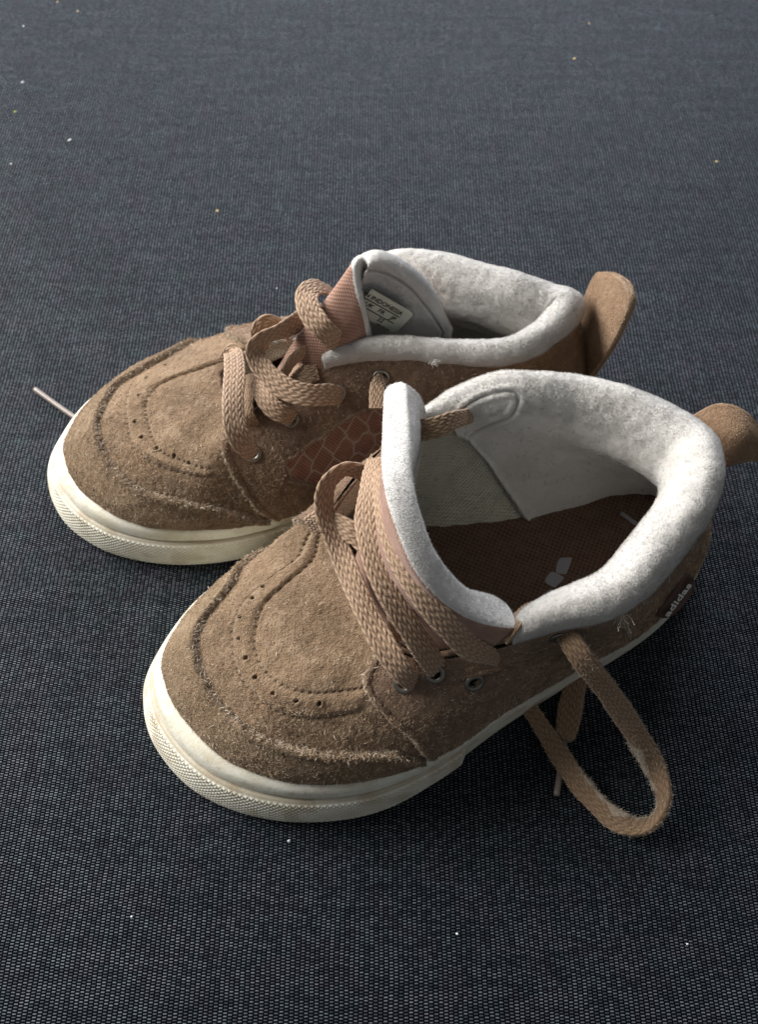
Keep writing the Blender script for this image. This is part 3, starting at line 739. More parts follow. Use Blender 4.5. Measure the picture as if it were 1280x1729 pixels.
def build_tongue(S, root, net, which):
    nu, nv = 160, 300
    uu = np.linspace(0, 1, nu); 
    B, N, th, u, v, d = padded(net, nu, nv, .37 if which == 'near' else .27, .32, low=.5)
    # N must face the foot (inner side)
    mid = N[nu // 2, nv // 2]; heel = S.P[13] - S.P[0]
    if mid @ heel < 0: N = -N
    seam = np.exp(-((d - .50) / .05)**2)
    ee = np.clip(th / .2, 0, 1)
    inner = B + N * (th * 1.05 + ee * .02 * vnoise(B, 2.5, 81) + ee * .008 * vnoise(B, 8, 82) - .05 * seam * (which == 'far'))[..., None]
    outer = B - N * (th * .75 + ee * .018 * vnoise(B, 1.2, 83))[..., None]
    F = grid_faces(nu, nv)
    if (np.cross(B[nu//2+1, nv//2] - B[nu//2, nv//2], B[nu//2, nv//2+1] - B[nu//2, nv//2]) * N[nu//2, nv//2]).sum() < 0: F = F[:, ::-1]
    st = np.stack([v * 6.5, u * 4.5, 0 * u], -1).reshape(-1, 3)
    grime_shade = np.clip(.6 * seam * (which == 'far') + .35 * sstep((vnoise(B, .8, 84) - .2) * 2) * (u < .6), 0, 1)
    wear = np.clip(.35 * sstep((vnoise(B, 1.0, 85)) * 2) * (u < .55), 0, 1)
    # the fleece is rolled over the rim on to the front
    lap = (d < (.16 if which == 'near' else .36))
    fl = lap.reshape(-1)[F].mean(1) > .5
    o = raw_mesh('tongue', outer.reshape(-1, 3), F[~fl][:, ::-1], CANVAS, root, attrs=dict(st=st))
    Vi = inner.reshape(-1, 3); nI = len(Vi)
    Vall = np.concatenate([Vi, outer.reshape(-1, 3)]); Fa = np.concatenate([F, F[fl][:, ::-1] + nI])
    # close the rim: the free edge rows (top, both sides)
    top = (nu - 1) * nv + np.arange(nv); lft = np.arange(nu) * nv; rgt = np.arange(nu) * nv + nv - 1
    rims = []
    for e in (top, lft, rgt): rims.append(np.stack([e[:-1], e[1:], e[1:] + nI, e[:-1] + nI], 1))
    Fa = np.concatenate([Fa] + rims)
    g2 = np.concatenate([grime_shade.ravel()] * 2); w2 = np.concatenate([wear.ravel()] * 2); s2 = np.concatenate([st, st])
    v_, f_, g_, w_, s_ = compact(Vall, Fa, g2, w2, s2)
    raw_mesh('tongue_lining', v_, f_, FLEECE_W, root, attrs=dict(grime_shade=g_, wear=w_, st=s_))
    wt = np.concatenate([np.where(u > .3, 1.0, .4).ravel(), np.ones(nI)])
    fibres('tongue_pile', Vall, Fa[:len(F) + fl.sum()], root, FIB_F, 75000, .03, .09, .0026, .62, wt, 14, 0.0, True)
    S.tB, S.tN, S.tth, S.tin = B, N, th, inner
    return o

def build_tab(S, root, net, thick=.13):
    B, N, th, u, v, d = padded(net, 60, 60, thick, .12)
    ft = B + N * (th + .015 * vnoise(B, 6, 91))[..., None]; bk = B - N * th[..., None]
    F = grid_faces(60, 60); n = 3600
    e_all = [np.arange(60) * 60, np.arange(60) * 60 + 59, 59 * 60 + np.arange(60), np.arange(60)]
    rims = [np.stack([e[:-1], e[1:], e[1:] + n, e[:-1] + n], 1) for e in e_all]
    V = np.concatenate([ft.reshape(-1, 3), bk.reshape(-1, 3)])
    st = np.exp(-((d - .2) / .03)**2) * sstep(np.sin((u + v) * 90) + .4)
    ed = np.exp(-(d / .08)**2)
    g = np.concatenate([(st * .6).ravel()] * 2); w = np.concatenate([(ed * .5).ravel()] * 2)
    Fa = np.concatenate([F, F[:, ::-1] + n] + rims)
    raw_mesh('pull_tab', V, Fa, SUEDE_TAB, root, attrs=dict(grime_shade=g, wear=w))
    fibres('tab_nap', V, np.concatenate([F, F + n]), root, FIB_S, 16000, .03, .10, .0042, .7, None, 15)

# ------------------------------------------------------------------ laces
def lace(name, pts, root, width=.58, thick=.09, mat=None, fluff=None, seg=.022, label=None, worn=None):
    """pts: (px, py, z, turn in degrees about its own run, width factor)"""
    mat = mat or LACE
    C = np.array([W(p[0], p[1], p[2]) for p in pts]); ang = np.radians([p[3] if len(p) > 3 else 0 for p in pts]); wf = np.array([p[4] if len(p) > 4 else 1 for p in pts])
    x = np.linspace(0, len(C) - 1, 400); P = cr(C, x, False); L = np.concatenate([[0], np.cumsum(np.linalg.norm(np.diff(P, axis=0), axis=1))])
    n = max(8, int(L[-1] / seg)); l = np.linspace(0, L[-1], n); xx = np.interp(l, L, x)
    P = cr(C, xx, False); A = cr(ang[:, None], xx, False)[:, 0] + .30 * vnoise(P, .9, 31); Wd = cr(wf[:, None], xx, False)[:, 0] * width / 2
    Tn = np.gradient(P, axis=0); Tn /= np.linalg.norm(Tn, axis=1, keepdims=True)
    eye = np.array([0, 0, CAM_H]) - P; eye /= np.linalg.norm(eye, axis=1, keepdims=True)
    n0 = eye - Tn * (eye * Tn).sum(1, keepdims=True); n0 /= np.linalg.norm(n0, axis=1, keepdims=True); b0 = np.cross(Tn, n0)
    nn = n0 * np.cos(A)[:, None] + b0 * np.sin(A)[:, None]; bb = np.cross(Tn, nn)
    m = 72; hh = m // 2; lin = 1 - 2 * np.arange(hh) / hh; cx = np.concatenate([lin, -lin]); cx = np.sin(cx * np.pi / 2 * .85) / math.sin(np.pi / 2 * .85)
    cz = np.maximum(1 - np.abs(cx)**4, 0)**.5 * np.concatenate([np.ones(hh), -np.ones(hh)]); ph = np.arccos(np.clip(cx, -1, 1))
    # braid: columns of slanted stitches, alternating direction, like rows of knitting
    w_ = cx[None, :]; ll = l[:, None]
    cols = 7; cc = (w_ * .5 + .5) * cols; ci = np.floor(np.clip(cc, 0, cols - .001)); cf = cc - ci
    sl = np.where(ci % 2 == 0, 1, -1)
    phs = ll / .215 + sl * (cf - .5) * .62 + .37 * ci + .12 * vnoise(np.stack([ll + 0 * w_, w_ + 0 * ll, 0 * w_ + 0 * ll], -1), 6, 9)
    st = np.abs(np.sin(np.pi * phs))**.7 * np.clip(np.sin(np.pi * np.clip(cf, 0, 1)), 0, 1)**.3
    ht = st * .036 - .016
    flat = 1 - .12 * np.sin(l * 3.1 + len(pts))[:, None] * .5
    wob = (1 + .10 * vnoise(P, 1.6, 5) + .05 * vnoise(P, 6, 6))[:, None]
    off = bb[:, None, :] * (w_ * Wd[:, None] * wob)[..., None] + nn[:, None, :] * (cz[None, :] * thick / 2 * (1 + .0 * flat))[..., None]
    rn = bb[:, None, :] * (np.cos(ph) * .3)[None, :, None] + nn[:, None, :] * np.sign(cz + 1e-9)[None, :, None] * np.abs(cz)[None, :, None]**.4
    G = P[:, None, :] + off + rn * ht[..., None]
    F = grid_faces(n, m + 1)
    G = np.concatenate([G, G[:, :1]], 1); th = np.concatenate([st, st[:, :1]], 1)
    if (np.cross(G[1, 10] - G[0, 10], G[0, 11] - G[0, 10]) @ (G[0, 10] - P[0])) < 0: F = F[:, ::-1]
    fl = np.zeros_like(th)
    if worn: # (from, to) fraction of the length with frayed pale yarn on one edge
        z = sstep((l / L[-1] - worn[0]) / .06) * sstep((worn[1] - l / L[-1]) / .06)
        e = np.concatenate([w_, w_[:, :1]], 1)
        fl = z[:, None] * sstep((e * worn[2] - .35 + .5 * vnoise(G, 5, 3)) / .5)
    # rounded ends
    V = G.reshape(-1, 3); k = len(V); V = np.concatenate([V, P[:1] , P[-1:]])
    j = np.arange(m); caps = np.concatenate([np.stack([j, j + 1, np.full(m, k)], 1), np.stack([(n - 1) * (m + 1) + j + 1, (n - 1) * (m + 1) + j, np.full(m, k + 1)], 1)])
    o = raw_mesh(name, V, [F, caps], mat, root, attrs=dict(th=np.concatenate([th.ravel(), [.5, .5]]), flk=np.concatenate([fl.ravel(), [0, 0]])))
    if label: o['label'] = label
    fibres('lace_fuzz', V, F, o if root.parent is None else root, FIB_L, int(620 * L[-1]), .02, .11, .0030, .45, None, 21)
    if worn:
        wgt = np.concatenate([fl.ravel(), [0, 0]]) + 1e-4
        fibres('frayed_yarn', V, F, o, FIB_L, int(2600 * (worn[1] - worn[0])), .05, .20, .005, .55, wgt, 22)
    return o

def tube(name, pts, r, mat, parent, seg=14):
    C = np.array(pts, float); x = np.linspace(0, len(C) - 1, 24); P = cr(C, x, False); T = np.gradient(P, axis=0); T /= np.linalg.norm(T, axis=1, keepdims=True)
    a = np.cross(T, [0, 0, 1.0]); a /= np.linalg.norm(a, axis=1, keepdims=True); b_ = np.cross(T, a)
    ph = np.linspace(0, 2 * np.pi, seg, endpoint=False); tp = np.ones(24); tp[0] = .75; tp[-1] = .7
    G = P[:, None] + (a[:, None] * np.cos(ph)[None, :, None] + b_[:, None] * np.sin(ph)[None, :, None]) * (r * tp)[:, None, None]
    V = np.concatenate([G.reshape(-1, 3), P[:1], P[-1:]])
    f = [(i * seg + j, i * seg + (j + 1) % seg, (i + 1) * seg + (j + 1) % seg, (i + 1) * seg + j) for i in range(23) for j in range(seg)]
    c = [(j, (j + 1) % seg, 24 * seg) for j in range(seg)] + [(23 * seg + j, 23 * seg + (j + 1) % seg, 24 * seg + 1) for j in range(seg)]
    return raw_mesh(name, V, [np.array(f), np.array(c)], mat, parent)

def text_on(name, body, size, origin, ax, ay, mat, parent, thick=.012, shear=0.0, align='LEFT', bold=0.0):
    """lettering as thin raised print: ax, ay are the world directions of reading and of up"""
    cu = bpy.data.curves.new(name, 'FONT'); cu.body = body; cu.size = size; cu.extrude = thick; cu.shear = shear; cu.align_x = align; cu.offset = bold
    cu.resolution_u = 3
    tmp = bpy.data.objects.new('tmp', cu); col.objects.link(tmp)
    dg = bpy.context.evaluated_depsgraph_get(); me = bpy.data.meshes.new_from_object(tmp.evaluated_get(dg))
    bpy.data.objects.remove(tmp)
    co = np.zeros(len(me.vertices) * 3); me.vertices.foreach_get('co', co); co = co.reshape(-1, 3)
    az = np.cross(ax, ay)
    Wp = np.array(origin)[None] + co[:, :1] * ax + co[:, 1:2] * ay + co[:, 2:3] * az
    org = np.zeros(3); p = parent
    while p is not None: org += np.array(p.location); p = p.parent
    me.vertices.foreach_set('co', (Wp * SC - org).astype(np.float32).ravel()); me.update()
    me.materials.clear(); me.materials.append(mat)
    return link(name, me, parent)

def root_of(name, loc, label, group=None):
    o = bpy.data.objects.new(name, None); col.objects.link(o); o.empty_display_size = .02
    o.location = (loc[0] * SC, loc[1] * SC, 0); o['label'] = label; o['category'] = 'shoe'
    if group: o['group'] = group
    bpy.context.view_layer.update()
    return o

# ------------------------------------------------------------------ the near shoe
GRP = "pair of child's suede lace-up shoes"
NEAR = root_of('suede_shoe', (1.7, 8.7), 'nearer brown suede child shoe with lace loop lying on the dark fabric', GRP)
SN = shoe_spec('near')
DN = dict(axis=math.radians(20),
    guard=[(-4.6, .0), (-3.6, .14), (-2, .20), (-.5, .22), (1, .22), (3, .22), (5, .22), (6.2, .2), (7.2, .0)],
    moc_out=[(-4.5, .5), (-1, .42), (2, .40), (5.2, .45)], moc_in=[(-4.5, .62), (-1, .54), (2, .52), (5.2, .6)],
    quarter=[(0, 7.6), (.3, 6.6), (.6, 5.5), (.8, 5.0), (1, 5.2)], quarter_far=[(0, -4.6), (.5, -3.6), (1, -2.6)],
    perf=[(-2.2, 0), (-1.2, 0), (-.2, 0), (.8, 0), (1.8, 0), (2.8, 0), (3.8, 0), (4.6, 0)],
    wrinkle=[(.75, -.05, 7.2, 9.6, .06, .06)], eye=[(6.3, .8)], nap=95000, fray=6000)
DN.update(guard=[(-2.6, .0), (-2.0, .36), (-.78, .55), (-.54, .45), (-.04, .38), (1.02, .35), (1.7, .34), (2.56, .33), (3.24, .33), (4.44, .315), (5.5, .33), (6.28, .29), (6.54, .21), (6.7, .0)],
    moc_out=[(-2.2, .95), (-.76, .86), (-.58, .74), (-.32, .61), (.62, .55), (1.88, .50), (2.56, .48), (3.08, .47), (3.74, .47), (4.38, .48), (4.88, .52), (5.6, .57)],
    moc_in=[(-2.2, 1.0), (-.68, .94), (-.24, .82), (.16, .71), (1.0, .65), (1.9, .60), (2.72, .58), (3.42, .59), (4.1, .61), (4.84, .66), (5.6, .71)],
    quarter=[(0, 6.8), (.12, 6.72), (.40, 6.46), (.54, 6.08), (.65, 5.64), (.75, 5.2), (.84, 5.28), (1, 5.6)], quarter_far=[(0, -3.6), (.5, -2.6), (1, -1.9)],
    perf=[(-.34, .71), (-.1, .66), (.42, .60), (1.26, .57), (1.98, .56), (2.58, .54), (3.28, .54), (3.94, .56), (4.46, .58)],
    eyes=[(0, 0, 6.42, .77), (0, 0, 7.05, .87), (0, 0, 7.60, .69), (0, 0, 9.18, .87)])
build_sole(SN, NEAR); build_upper(SN, NEAR, DN); insN = build_lining(SN, NEAR, DN)

netN = [[(.9, 11.6, 3.6), (.1, 10.6, 3.4), (-.5, 9.4, 3.3), (-.6, 8.3, 3.3), (-.1, 7.5, 3.3), (.9, 7.1, 3.4), (2.4, 7.3, 3.6)],
        [(.9, 12.0, 5.0), (.45, 10.8, 5.0), (-.05, 9.5, 4.9), (-.05, 8.3, 4.9), (.45, 7.4, 4.7), (1.4, 6.95, 4.4), (2.6, 7.05, 4.4)],
        [(.7, 12.2, 6.2), (.55, 10.9, 6.4), (.25, 9.6, 6.4), (.3, 8.4, 6.3), (.85, 7.5, 5.9), (1.7, 7.05, 5.3), (2.75, 6.95, 4.9)],
        [W(660, 650, 6.9), W(661, 735, 7.3), W(668, 815, 7.5), W(690, 890, 7.3), W(727, 965, 6.8), W(788, 1020, 6.0), W(866, 1036, 5.3)]]
build_tongue(SN, NEAR, netN, 'near')
build_tab(SN, NEAR, [[W(1172, 702, 5.3), W(1200, 745, 5.3), W(1222, 790, 5.0)], [W(1212, 684, 5.7), W(1232, 735, 5.7), W(1242, 783, 5.2)],
                     [W(1252, 696, 5.7), W(1262, 738, 5.6), W(1266, 778, 4.9)], [W(1292, 742, 5.0), W(1290, 760, 4.8), W(1282, 778, 4.4)]])

for (px, py, t, s) in DN.get('eyes', []): build_eyelet(SN, NEAR, t, s)

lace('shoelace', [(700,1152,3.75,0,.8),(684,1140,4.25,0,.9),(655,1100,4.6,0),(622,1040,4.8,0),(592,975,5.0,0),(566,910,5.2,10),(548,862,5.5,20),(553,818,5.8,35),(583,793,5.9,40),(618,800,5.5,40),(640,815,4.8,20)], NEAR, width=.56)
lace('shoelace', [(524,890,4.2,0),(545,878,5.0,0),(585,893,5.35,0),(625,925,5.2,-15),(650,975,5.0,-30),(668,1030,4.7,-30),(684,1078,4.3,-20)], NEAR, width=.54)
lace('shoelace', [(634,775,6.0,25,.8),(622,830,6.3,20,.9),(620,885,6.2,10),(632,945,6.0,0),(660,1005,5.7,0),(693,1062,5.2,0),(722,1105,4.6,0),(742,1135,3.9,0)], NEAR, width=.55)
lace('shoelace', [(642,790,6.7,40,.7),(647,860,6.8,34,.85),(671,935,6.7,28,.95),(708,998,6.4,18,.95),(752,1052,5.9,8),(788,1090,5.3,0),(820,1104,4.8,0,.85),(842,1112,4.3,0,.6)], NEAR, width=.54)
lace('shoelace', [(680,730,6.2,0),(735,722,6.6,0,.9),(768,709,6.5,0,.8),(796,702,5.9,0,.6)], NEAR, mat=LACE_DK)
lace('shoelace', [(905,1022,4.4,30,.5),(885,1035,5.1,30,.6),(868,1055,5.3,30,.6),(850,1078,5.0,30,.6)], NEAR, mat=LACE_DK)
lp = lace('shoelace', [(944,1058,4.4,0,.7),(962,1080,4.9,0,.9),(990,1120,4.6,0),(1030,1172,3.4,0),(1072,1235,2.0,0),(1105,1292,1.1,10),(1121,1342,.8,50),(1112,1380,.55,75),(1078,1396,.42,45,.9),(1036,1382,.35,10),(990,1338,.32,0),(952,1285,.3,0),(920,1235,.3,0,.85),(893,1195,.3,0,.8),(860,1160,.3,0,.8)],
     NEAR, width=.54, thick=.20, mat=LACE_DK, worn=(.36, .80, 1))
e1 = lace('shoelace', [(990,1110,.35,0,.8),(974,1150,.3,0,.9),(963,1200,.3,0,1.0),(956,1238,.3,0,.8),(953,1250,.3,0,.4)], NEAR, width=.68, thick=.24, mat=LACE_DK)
tube('aglet', [W(954, 1246, .25), W(948, 1290, .14), W(940, 1344, .12)], .085, AGLET, e1)

# brown rubber logo patch on the outer heel
def heel_patch():
    pc = np.array([W(1104, 1052, 2.1), W(1120, 1032, 2.25), W(1140, 1006, 2.35), W(1158, 980, 2.3)])
    # outline a rounded lozenge standing on the heel side
    ug = SN.G2[::2, ::2]; a0, a1 = pick(ug, 1112, 1038), pick(ug, 1158, 975); print('patch', a0, a1); ax = a1 - a0; Lx = np.linalg.norm(ax); ax /= Lx
    up = np.array([0, 0, 1.0]); nr = np.cross(ax, up); nr /= np.linalg.norm(nr)
    ay = up * .93 - nr * .36; ay -= ax * (ay @ ax); ay /= np.linalg.norm(ay); az = np.cross(ax, ay)
    if az @ (np.array([0, 0, 22.]) - a0) < 0: az = -az
    cen = (a0 + a1) / 2 + az * .10 - ay * .22
    n = 64; th = np.linspace(0, 2 * np.pi, n, endpoint=False)
    ox = np.sign(np.cos(th)) * np.abs(np.cos(th))**.5 * Lx * .56; oy = np.sign(np.sin(th)) * np.abs(np.sin(th))**.6 * .40
    bow = lambda x: -.10 * (x / (Lx * .5))**2
    V = []
    for k, (f, hh) in enumerate(((1.06, -.2), (1.02, .04), (.94, .075), (.86, .07), (.80, .035), (.4, .035), (0, .035))):
        for i in range(n):
            x, y = ox[i] - (1 - f) * .42 * np.sign(ox[i]) * (abs(ox[i]) > .01) if f > .7 else ox[i] * f, oy[i] * f
            V.append(cen + ax * x + ay * y + az * (hh + bow(x)))
    F = [(k * n + i, k * n + (i + 1) % n, (k + 1) * n + (i + 1) % n, (k + 1) * n + i) for k in range(6) for i in range(n)]
    p = raw_mesh('logo_patch', V, np.array(F), PATCH, NEAR)
    tx = ax if (np.cross(ax, ay) @ az) > 0 else -ax
    text_on('lettering', 'adidas', .40, cen - tx * Lx * .46 - ay * .10 + az * .05, tx, ay, WHITE_PRINT, p, .008, bold=.007)
heel_patch()

# wisps of pulled thread
def tuft(name, p, d, n, L, parent, mat, spread=.35, seed=5):
    rr = np.random.default_rng(seed); V = []; F = []
    for i in range(n):
        q = np.array(p) + rr.normal(size=3) * .02; dd = np.array(d) + rr.normal(size=3) * spread; dd /= np.linalg.norm(dd)
        side = np.cross(dd, rr.normal(size=3)); side /= np.linalg.norm(side); k = len(V); m = 6; l = L * rr.uniform(.4, 1)
        for j in range(m):
            V += [q - side * .005, q + side * .005]; dd = dd + rr.normal(size=3) * .22; dd /= np.linalg.norm(dd); q = q + dd * l / m
        F += [(k + 2 * j, k + 2 * j + 1, k + 2 * j + 3, k + 2 * j + 2) for j in range(m - 1)]
    o = raw_mesh(name, V, np.array(F), mat, parent, smooth=False); o['kind'] = 'stuff'; return o
ug = SN.G2[::2, ::2]
tuft('pulled_thread', pick(ug, 1050, 1040) + np.array([0, 0, .06]), (.25, -.9, -.2), 24, .6, NEAR, FIB_L, .35)
tuft('pulled_thread', pick(ug, 1062, 1062) + np.array([0, 0, .06]), (.2, -.8, 0), 12, .45, NEAR, FIB_L, .5, 6)

# worn print on the insole
def insole_print(ins):
    def leaf(cx, cy, rx, ry, rot, notch=0):
        P = []
        for k in range(20):
            a = 2 * math.pi * k / 20; r = 1 - .18 * abs(math.sin(2 * a))
            x, y = rx * r * math.cos(a), ry * r * math.sin(a); c, s = math.cos(rot), math.sin(rot)
            P.append((cx + x * c - y * s, cy + x * s + y * c))
        return P
    for px, py, rx, ry, rot in ((957, 955, .36, .27, .6), (937, 979, .27, .25, .2), (931, 1008, .26, .22, 0), (975, 968, .28, .2, .2)):
        c = W(px, py, 1.98); slab('logo_leaf', leaf(c[0], c[1], rx, ry, rot), 1.965, .012, INSOLE_PRINT, ins)
    a, b_ = W(1048, 868, 1.98), W(1075, 888, 1.98); d = (b_ - a)[:2]; d /= np.linalg.norm(d); n = np.array([-d[1], d[0]]) * .06
    slab('logo_stripe', [a[:2] - n, b_[:2] - n, b_[:2] + n, a[:2] + n], 2.05, .012, INSOLE_PRINT, ins)
insole_print(insN)

# ------------------------------------------------------------------ the far shoe
FAR = root_of('suede_shoe', (-1.8, 14.8), 'farther brown suede child shoe whose tongue shows a printed size label', GRP)
SF = shoe_spec('far')
DF = dict(axis=math.radians(9),
    guard=[(-4.6, .0), (-3.6, .14), (-2, .20), (-.5, .22), (1, .22), (3, .22), (5, .22), (6.2, .2), (7.2, .0)],
    moc_out=[(-4.5, .5), (-1, .42), (2, .40), (5.2, .45)], moc_in=[(-4.5, .62), (-1, .54), (2, .52), (5.2, .6)],
    quarter=[(0, 7.0), (.3, 5.9), (.6, 5.0), (.8, 4.6), (1, 4.9)], quarter_far=[(0, -4.6), (.5, -3.6), (1, -2.6)],
    perf=[(-2.2, 0), (-1.2, 0), (-.2, 0), (.8, 0), (1.8, 0), (2.8, 0)],
    panel=dict(t0=6.6, t1=10.2, lo=[(6.6, .32), (8, .22), (10.2, .2)], hi=[(6.6, .36), (7.2, .5), (8, .58), (10.2, .62)]),
    eye=[], nap=95000, fray=6000)
DF.update(guard=[(-3.4, .0), (-2.6, .40), (-1.42, .51), (-1.04, .40), (-.1, .42), (1.08, .40), (2.0, .37), (2.94, .36), (3.72, .32), (4.52, .33), (5.28, .29), (6.08, .15), (6.6, .0)],
    moc_out=[(-3.1, .7), (-2.26, .59), (-1.8, .50), (-1.06, .52), (.06, .57), (1.3, .56), (2.2, .52), (2.96, .52), (3.9, .50), (5.2, .52)],
    moc_in=[(-3.1, .97), (-1.4, .93), (-.74, .83), (-.46, .72), (.54, .67), (1.6, .65), (2.78, .61), (3.74, .58), (5.2, .58)],
    quarter=[(0, 6.7), (.32, 6.06), (.46, 5.74), (.62, 5.34), (.78, 4.9), (.88, 4.8), (1, 5.0)], quarter_far=[(0, -4.2), (.5, -3.2), (1, -2.4)],
    perf=[(-1.46, .62), (-.88, .63), (-.02, .64), (1.44, .60), (2.24, .59), (2.94, .60), (3.74, .60), (4.32, .59)],
    panel=dict(t0=6.9, t1=10.5, lo=[(6.8, .40), (7.16, .33), (7.58, .20), (8.0, .12), (10.5, .12)], hi=[(6.8, .44), (7.1, .50), (7.62, .53), (8.14, .61), (8.6, .62), (10.5, .6)]),
    eyes=[(0, 0, 6.04, .61), (0, 0, 6.9, .73), (0, 0, 7.96, .79), (0, 0, 8.86, .84)])
build_sole(SF, FAR); build_upper(SF, FAR, DF); build_lining(SF, FAR, DF)
netF = [[(-1.7, 13.8, 3.6), (-2.6, 14.3, 3.6), (-3.1, 14.7, 3.5), (-2.5, 15.1, 3.3), (-1.3, 14.9, 3.0), (.2, 14.75, 2.7), (1.7, 14.7, 2.5)],
        [(-1.3, 14.1, 4.3), (-1.9, 14.4, 4.8), (-2.2, 14.9, 5.0), (-1.5, 15.35, 4.7), (-.3, 15.3, 4.0), (.8, 15.15, 3.4), (1.9, 15.1, 2.8)],
        [(-.7, 14.6, 4.9), (-1.0, 14.8, 5.6), (-1.2, 15.3, 6.2), (-.65, 15.75, 6.0), (.35, 15.75, 5.4), (1.2, 15.7, 4.6), (2.0, 15.6, 3.7)],
        [W(628, 574, 5.2), W(614, 500, 6.5), W(610, 444, 7.15), W(640, 426, 7.35), W(694, 450, 6.9), W(736, 495, 6.1), W(760, 548, 4.9)]]
build_tongue(SF, FAR, netF, 'far')
build_tab(SF, FAR, [[W(986, 618, 2.6), W(990, 632, 2.8), W(993, 646, 3.0)], [W(980, 572, 3.9), W(1004, 585, 4.5), W(1030, 597, 5.0)],
                    [W(984, 523, 4.9), W(1016, 535, 5.6), W(1054, 552, 6.2)], [W(1000, 478, 5.9), W(1036, 488, 6.6), W(1070, 510, 7.2)], [W(1013, 461, 6.3), W(1035, 460, 6.8), W(1058, 476, 7.3)]], .10)
for (px, py, t, s) in DF.get('eyes', []): build_eyelet(SF, FAR, t, s)
lace('shoelace', [(380,612,3.7,0,.8),(392,596,4.4,0,.9),(396,625,4.9,0),(393,675,4.95,0),(396,720,4.8,0),(412,752,4.4,0,.95),(428,768,3.85,0,.8)], FAR)
lace('shoelace', [(425,632,4.3,40,.7),(418,668,4.4,40,.8),(417,700,4.3,30,.8),(428,722,3.9,20,.7)], FAR, mat=LACE_DK)
lace('shoelace', [(576,668,4.55,0,.8),(556,666,4.95,0,.95),(520,667,5.15,0),(480,655,5.25,0),(447,626,5.4,10),(431,596,5.6,30),(441,574,5.8,50),(470,560,5.8,45),(500,545,5.6,30),(522,526,5.3,20),(530,510,4.9,0)], FAR)
lace('shoelace', [(565,512,5.2,60,.7),(556,492,5.9,60,.8),(534,484,6.3,40,.9),(518,498,6.4,15),(524,528,6.35,0),(550,560,6.1,0),(578,582,5.3,0),(602,596,4.4,0),(622,606,3.5,0)], FAR)
lace('shoelace', [(498,712,3.9,0,.7),(484,702,4.4,0,.8),(462,690,4.6,0,.9),(445,668,4.7,0,.9),(430,645,4.6,0,.8)], FAR)
lace('shoelace', [(443,590,4.7,0,.7),(438,562,5.3,0,.9),(452,546,5.6,20),(472,552,5.4,50),(480,570,4.8,60,.8)], FAR)
lace('shoelace', [(462,660,4.5,0,.7),(478,632,4.9,50,.7),(496,606,5.2,55,.7),(518,592,5.2,40,.7),(540,580,4.9,20,.7)], FAR)
lace('shoelace', [(492,620,4.7,0,.8),(512,632,4.9,0,.9),(536,628,4.9,0,.8)], FAR)
lace('shoelace', [(652,634,4.5,0,.5),(644,640,4.85,0,.6),(637,655,4.95,0,.7),(636,690,4.8,0,.7)], FAR)
lz = lace('shoelace', [(150,722,.16,0,.35),(210,760,.3,0,.8),(300,800,.3,0,.8)], FAR, width=.5, thick=.16)
tube('aglet', [W(57, 656, .14), W(90, 680, .13), W(120, 701, .13), W(160, 728, .14)], .085, AGLET, lz)

tuft('pulled_thread', pick(SF.G2[::2, ::2], 734, 612) + np.array([0, -.05, .12]), (.1, -1, .1), 40, .32, FAR, FIB_F, .25, 8)

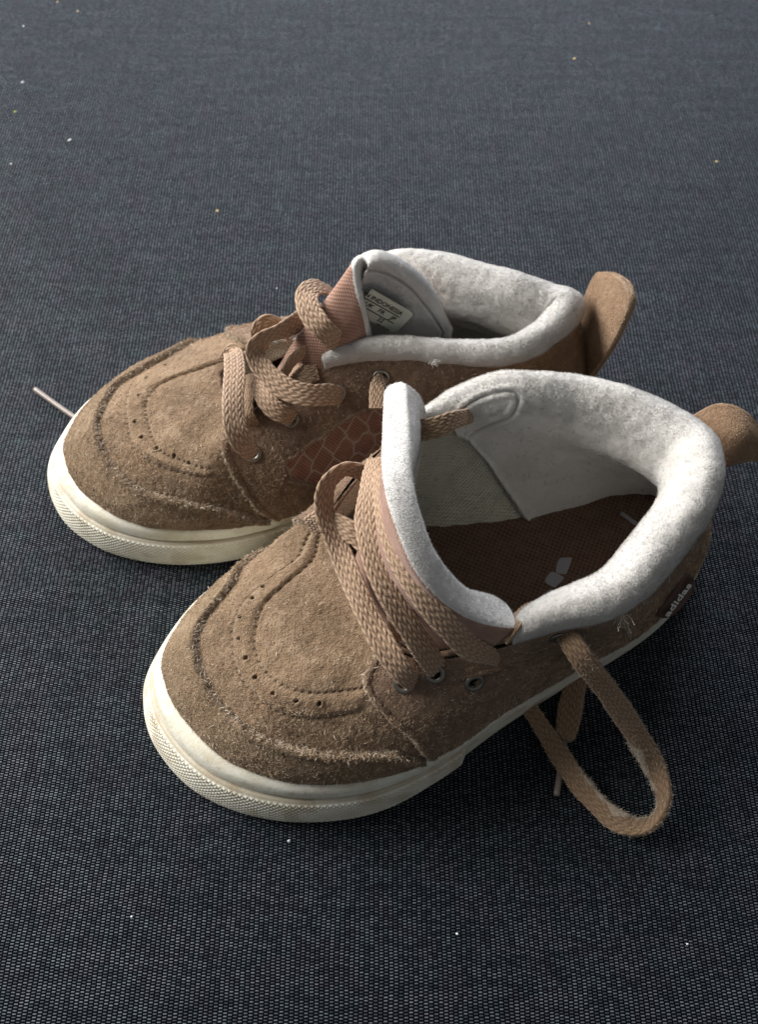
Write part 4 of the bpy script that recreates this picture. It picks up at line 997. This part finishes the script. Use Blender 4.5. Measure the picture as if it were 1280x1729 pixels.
def size_label():
    tl, tr, br = [pick(SF.tin, *q) for q in ((645, 488), (699, 520), (673, 560))]
    bl = tl + br - tr; e = (tl - tr) / np.linalg.norm(tl - tr); tl = tl + e * .30; bl = bl + e * .30
    ax = (tr - tl); Lx = np.linalg.norm(ax); ax /= Lx; ay = tl - bl; ay -= ax * (ay @ ax); Ly = np.linalg.norm(ay); ay /= Ly; az = np.cross(ax, ay)
    if az @ (np.array([0, 0, 22.]) - tl) < 0: az = -az
    o0 = tl - ay * Ly
    print('label size', Lx, Ly, tl, tr, br)
    # push the label out in front of the fleece
    P = SF.tin.reshape(-1, 3) - o0; a = P @ ax; b_ = P @ ay; c = P @ az
    m = (a > 0) & (a < Lx) & (b_ > 0) & (b_ < Ly); m &= np.abs(c) < .5; lift = (np.percentile(c[m], 85) if m.any() else 0) + .03; print('lift', lift)
    o0 = o0 + az * lift
    n, k = 30, 20; U, V_ = np.meshgrid(np.linspace(0, 1, n), np.linspace(0, 1, k), indexing='ij')
    rc = .12
    X = U * Lx; Y = V_ * Ly
    G = o0 + ax * X[..., None] + ay * Y[..., None]
    cut = np.where(U > .5, np.clip((np.minimum(V_, 1 - V_) / .12), 0, 1), 1); G -= ax * ((1 - np.sqrt(np.clip(1 - (1 - cut)**2, 0, 1))) * .15 * (U > .5) * U)[..., None]
    V1 = G.reshape(-1, 3); V2 = (G - az * .03).reshape(-1, 3); F = grid_faces(n, k)
    if (np.cross(G[1, 0] - G[0, 0], G[0, 1] - G[0, 0]) @ az) < 0: F = F[:, ::-1]
    lab = raw_mesh('size_label', np.concatenate([V1, V2]), np.concatenate([F, F[:, ::-1] + len(V1)]), LABEL_CLOTH, FAR)
    z = az * .012
    if np.cross(ax, ay) @ az < 0: print('label mirrored!')
    text_on('print', 'DE IN INDONESIA', .185, o0 + ax * (Lx - .25) + ay * (Ly * .70) + z, ax, ay, INK, lab, .004, 0.1, 'RIGHT')
    text_on('print', 'UK   FR    JP', .185, o0 + ax * (Lx - .30) + ay * (Ly * .42) + z, ax, ay, INK, lab, .004, 0.1, 'RIGHT')
    text_on('print', '22', .185, o0 + ax * (Lx * .48) + ay * (Ly * .15) + z, ax, ay, INK, lab, .004, 0.15)
    for yy in (.63, .34):
        a0 = o0 + ax * .0 + ay * (Ly * yy) + z; b0 = o0 + ax * (Lx - .25) + ay * (Ly * yy) + z; w = ay * .014
        raw_mesh('printed_line', [a0 - w, b0 - w, b0 + w, a0 + w], np.array([[0, 1, 2, 3]]), INK, lab, False)
    for i, x in enumerate(np.linspace(Lx * .52, Lx * .80, 9)):
        a0 = o0 + ax * x + ay * (Ly * .005) + z; w = ax * (.010 + .006 * (i % 3)); hh = ay * .06
        raw_mesh('printed_bar', [a0, a0 + w * 1.6, a0 + w * 1.6 + hh, a0 + hh], np.array([[0, 1, 2, 3]]), INK, lab, False)
size_label()

# ------------------------------------------------------------------ specks of lint on the fabric
def speck(px, py, r, mat, label, name='lint_speck', cat='lint'):
    c = W(px, py, 0); rr = np.random.default_rng(int(px * 7 + py)); V = []; F = []
    nu, nv = 10, 7
    for i in range(nu):
        for j in range(nv):
            a, b_ = 2 * math.pi * i / nu, math.pi * j / (nv - 1) - math.pi / 2
            k = r * (.65 + .6 * rr.random())
            V.append(c + np.array([k * 1.2 * math.cos(a) * math.cos(b_), k * math.sin(a) * math.cos(b_), r * .7 + k * .6 * math.sin(b_)]))
    F = grid_faces(nu, nv, True)
    o = raw_mesh(name, np.array(V) - np.array([c[0], c[1], 0]), F, mat); o.location = (c[0] * SC, c[1] * SC, 0)
    o['label'] = label; o['category'] = cat; o['group'] = 'specks of lint and crumbs on the fabric'
for a in ((118, 238, .062, LINT, 'largest white lint speck on the dark fabric, upper left'),
          (38, 140, .05, LINT, 'white lint speck above the green crumb at the left edge'),
          (39, 45, .035, LINT, 'small white speck near the top left corner'),
          (18, 277, .03, LINT, 'tiny white speck at the left edge below the green crumb'),
          (467, 487, .022, LINT, 'tiny white speck on the fabric left of the far shoe tongue'),
          (488, 1420, .035, LINT, 'pale speck on the fabric just below the near shoe toe'),
          (772, 1577, .028, LINT, 'pale speck on the fabric near the bottom edge, right of centre'),
          (1161, 1594, .024, LINT, 'tiny white speck in the bottom right part of the fabric'),
          (222, 1548, .024, LINT, 'tiny pale speck in the bottom left part of the fabric')):
    speck(*a)
for a in ((970, 100, .055, LINT_Y, 'yellow crumb on the fabric, highest on the right side'),
          (1210, 274, .048, LINT_Y, 'yellow crumb on the fabric near the right edge'),
          (367, 357, .048, LINT_Y, 'yellow crumb on the fabric above the far shoe'),
          (131, 20, .04, LINT_Y, 'yellow crumb lying near the top left corner'),
          (25, 190, .048, LINT_G, 'green crumb at the left edge of the fabric'),
          (97, 4, .04, LINT_Y, 'yellow crumb cut by the top edge at the left'),
          (995, 40, .035, LINT_Y, 'small crumb at the top of the fabric, above the others on the right')):
    speck(*a, name='crumb', cat='crumb')
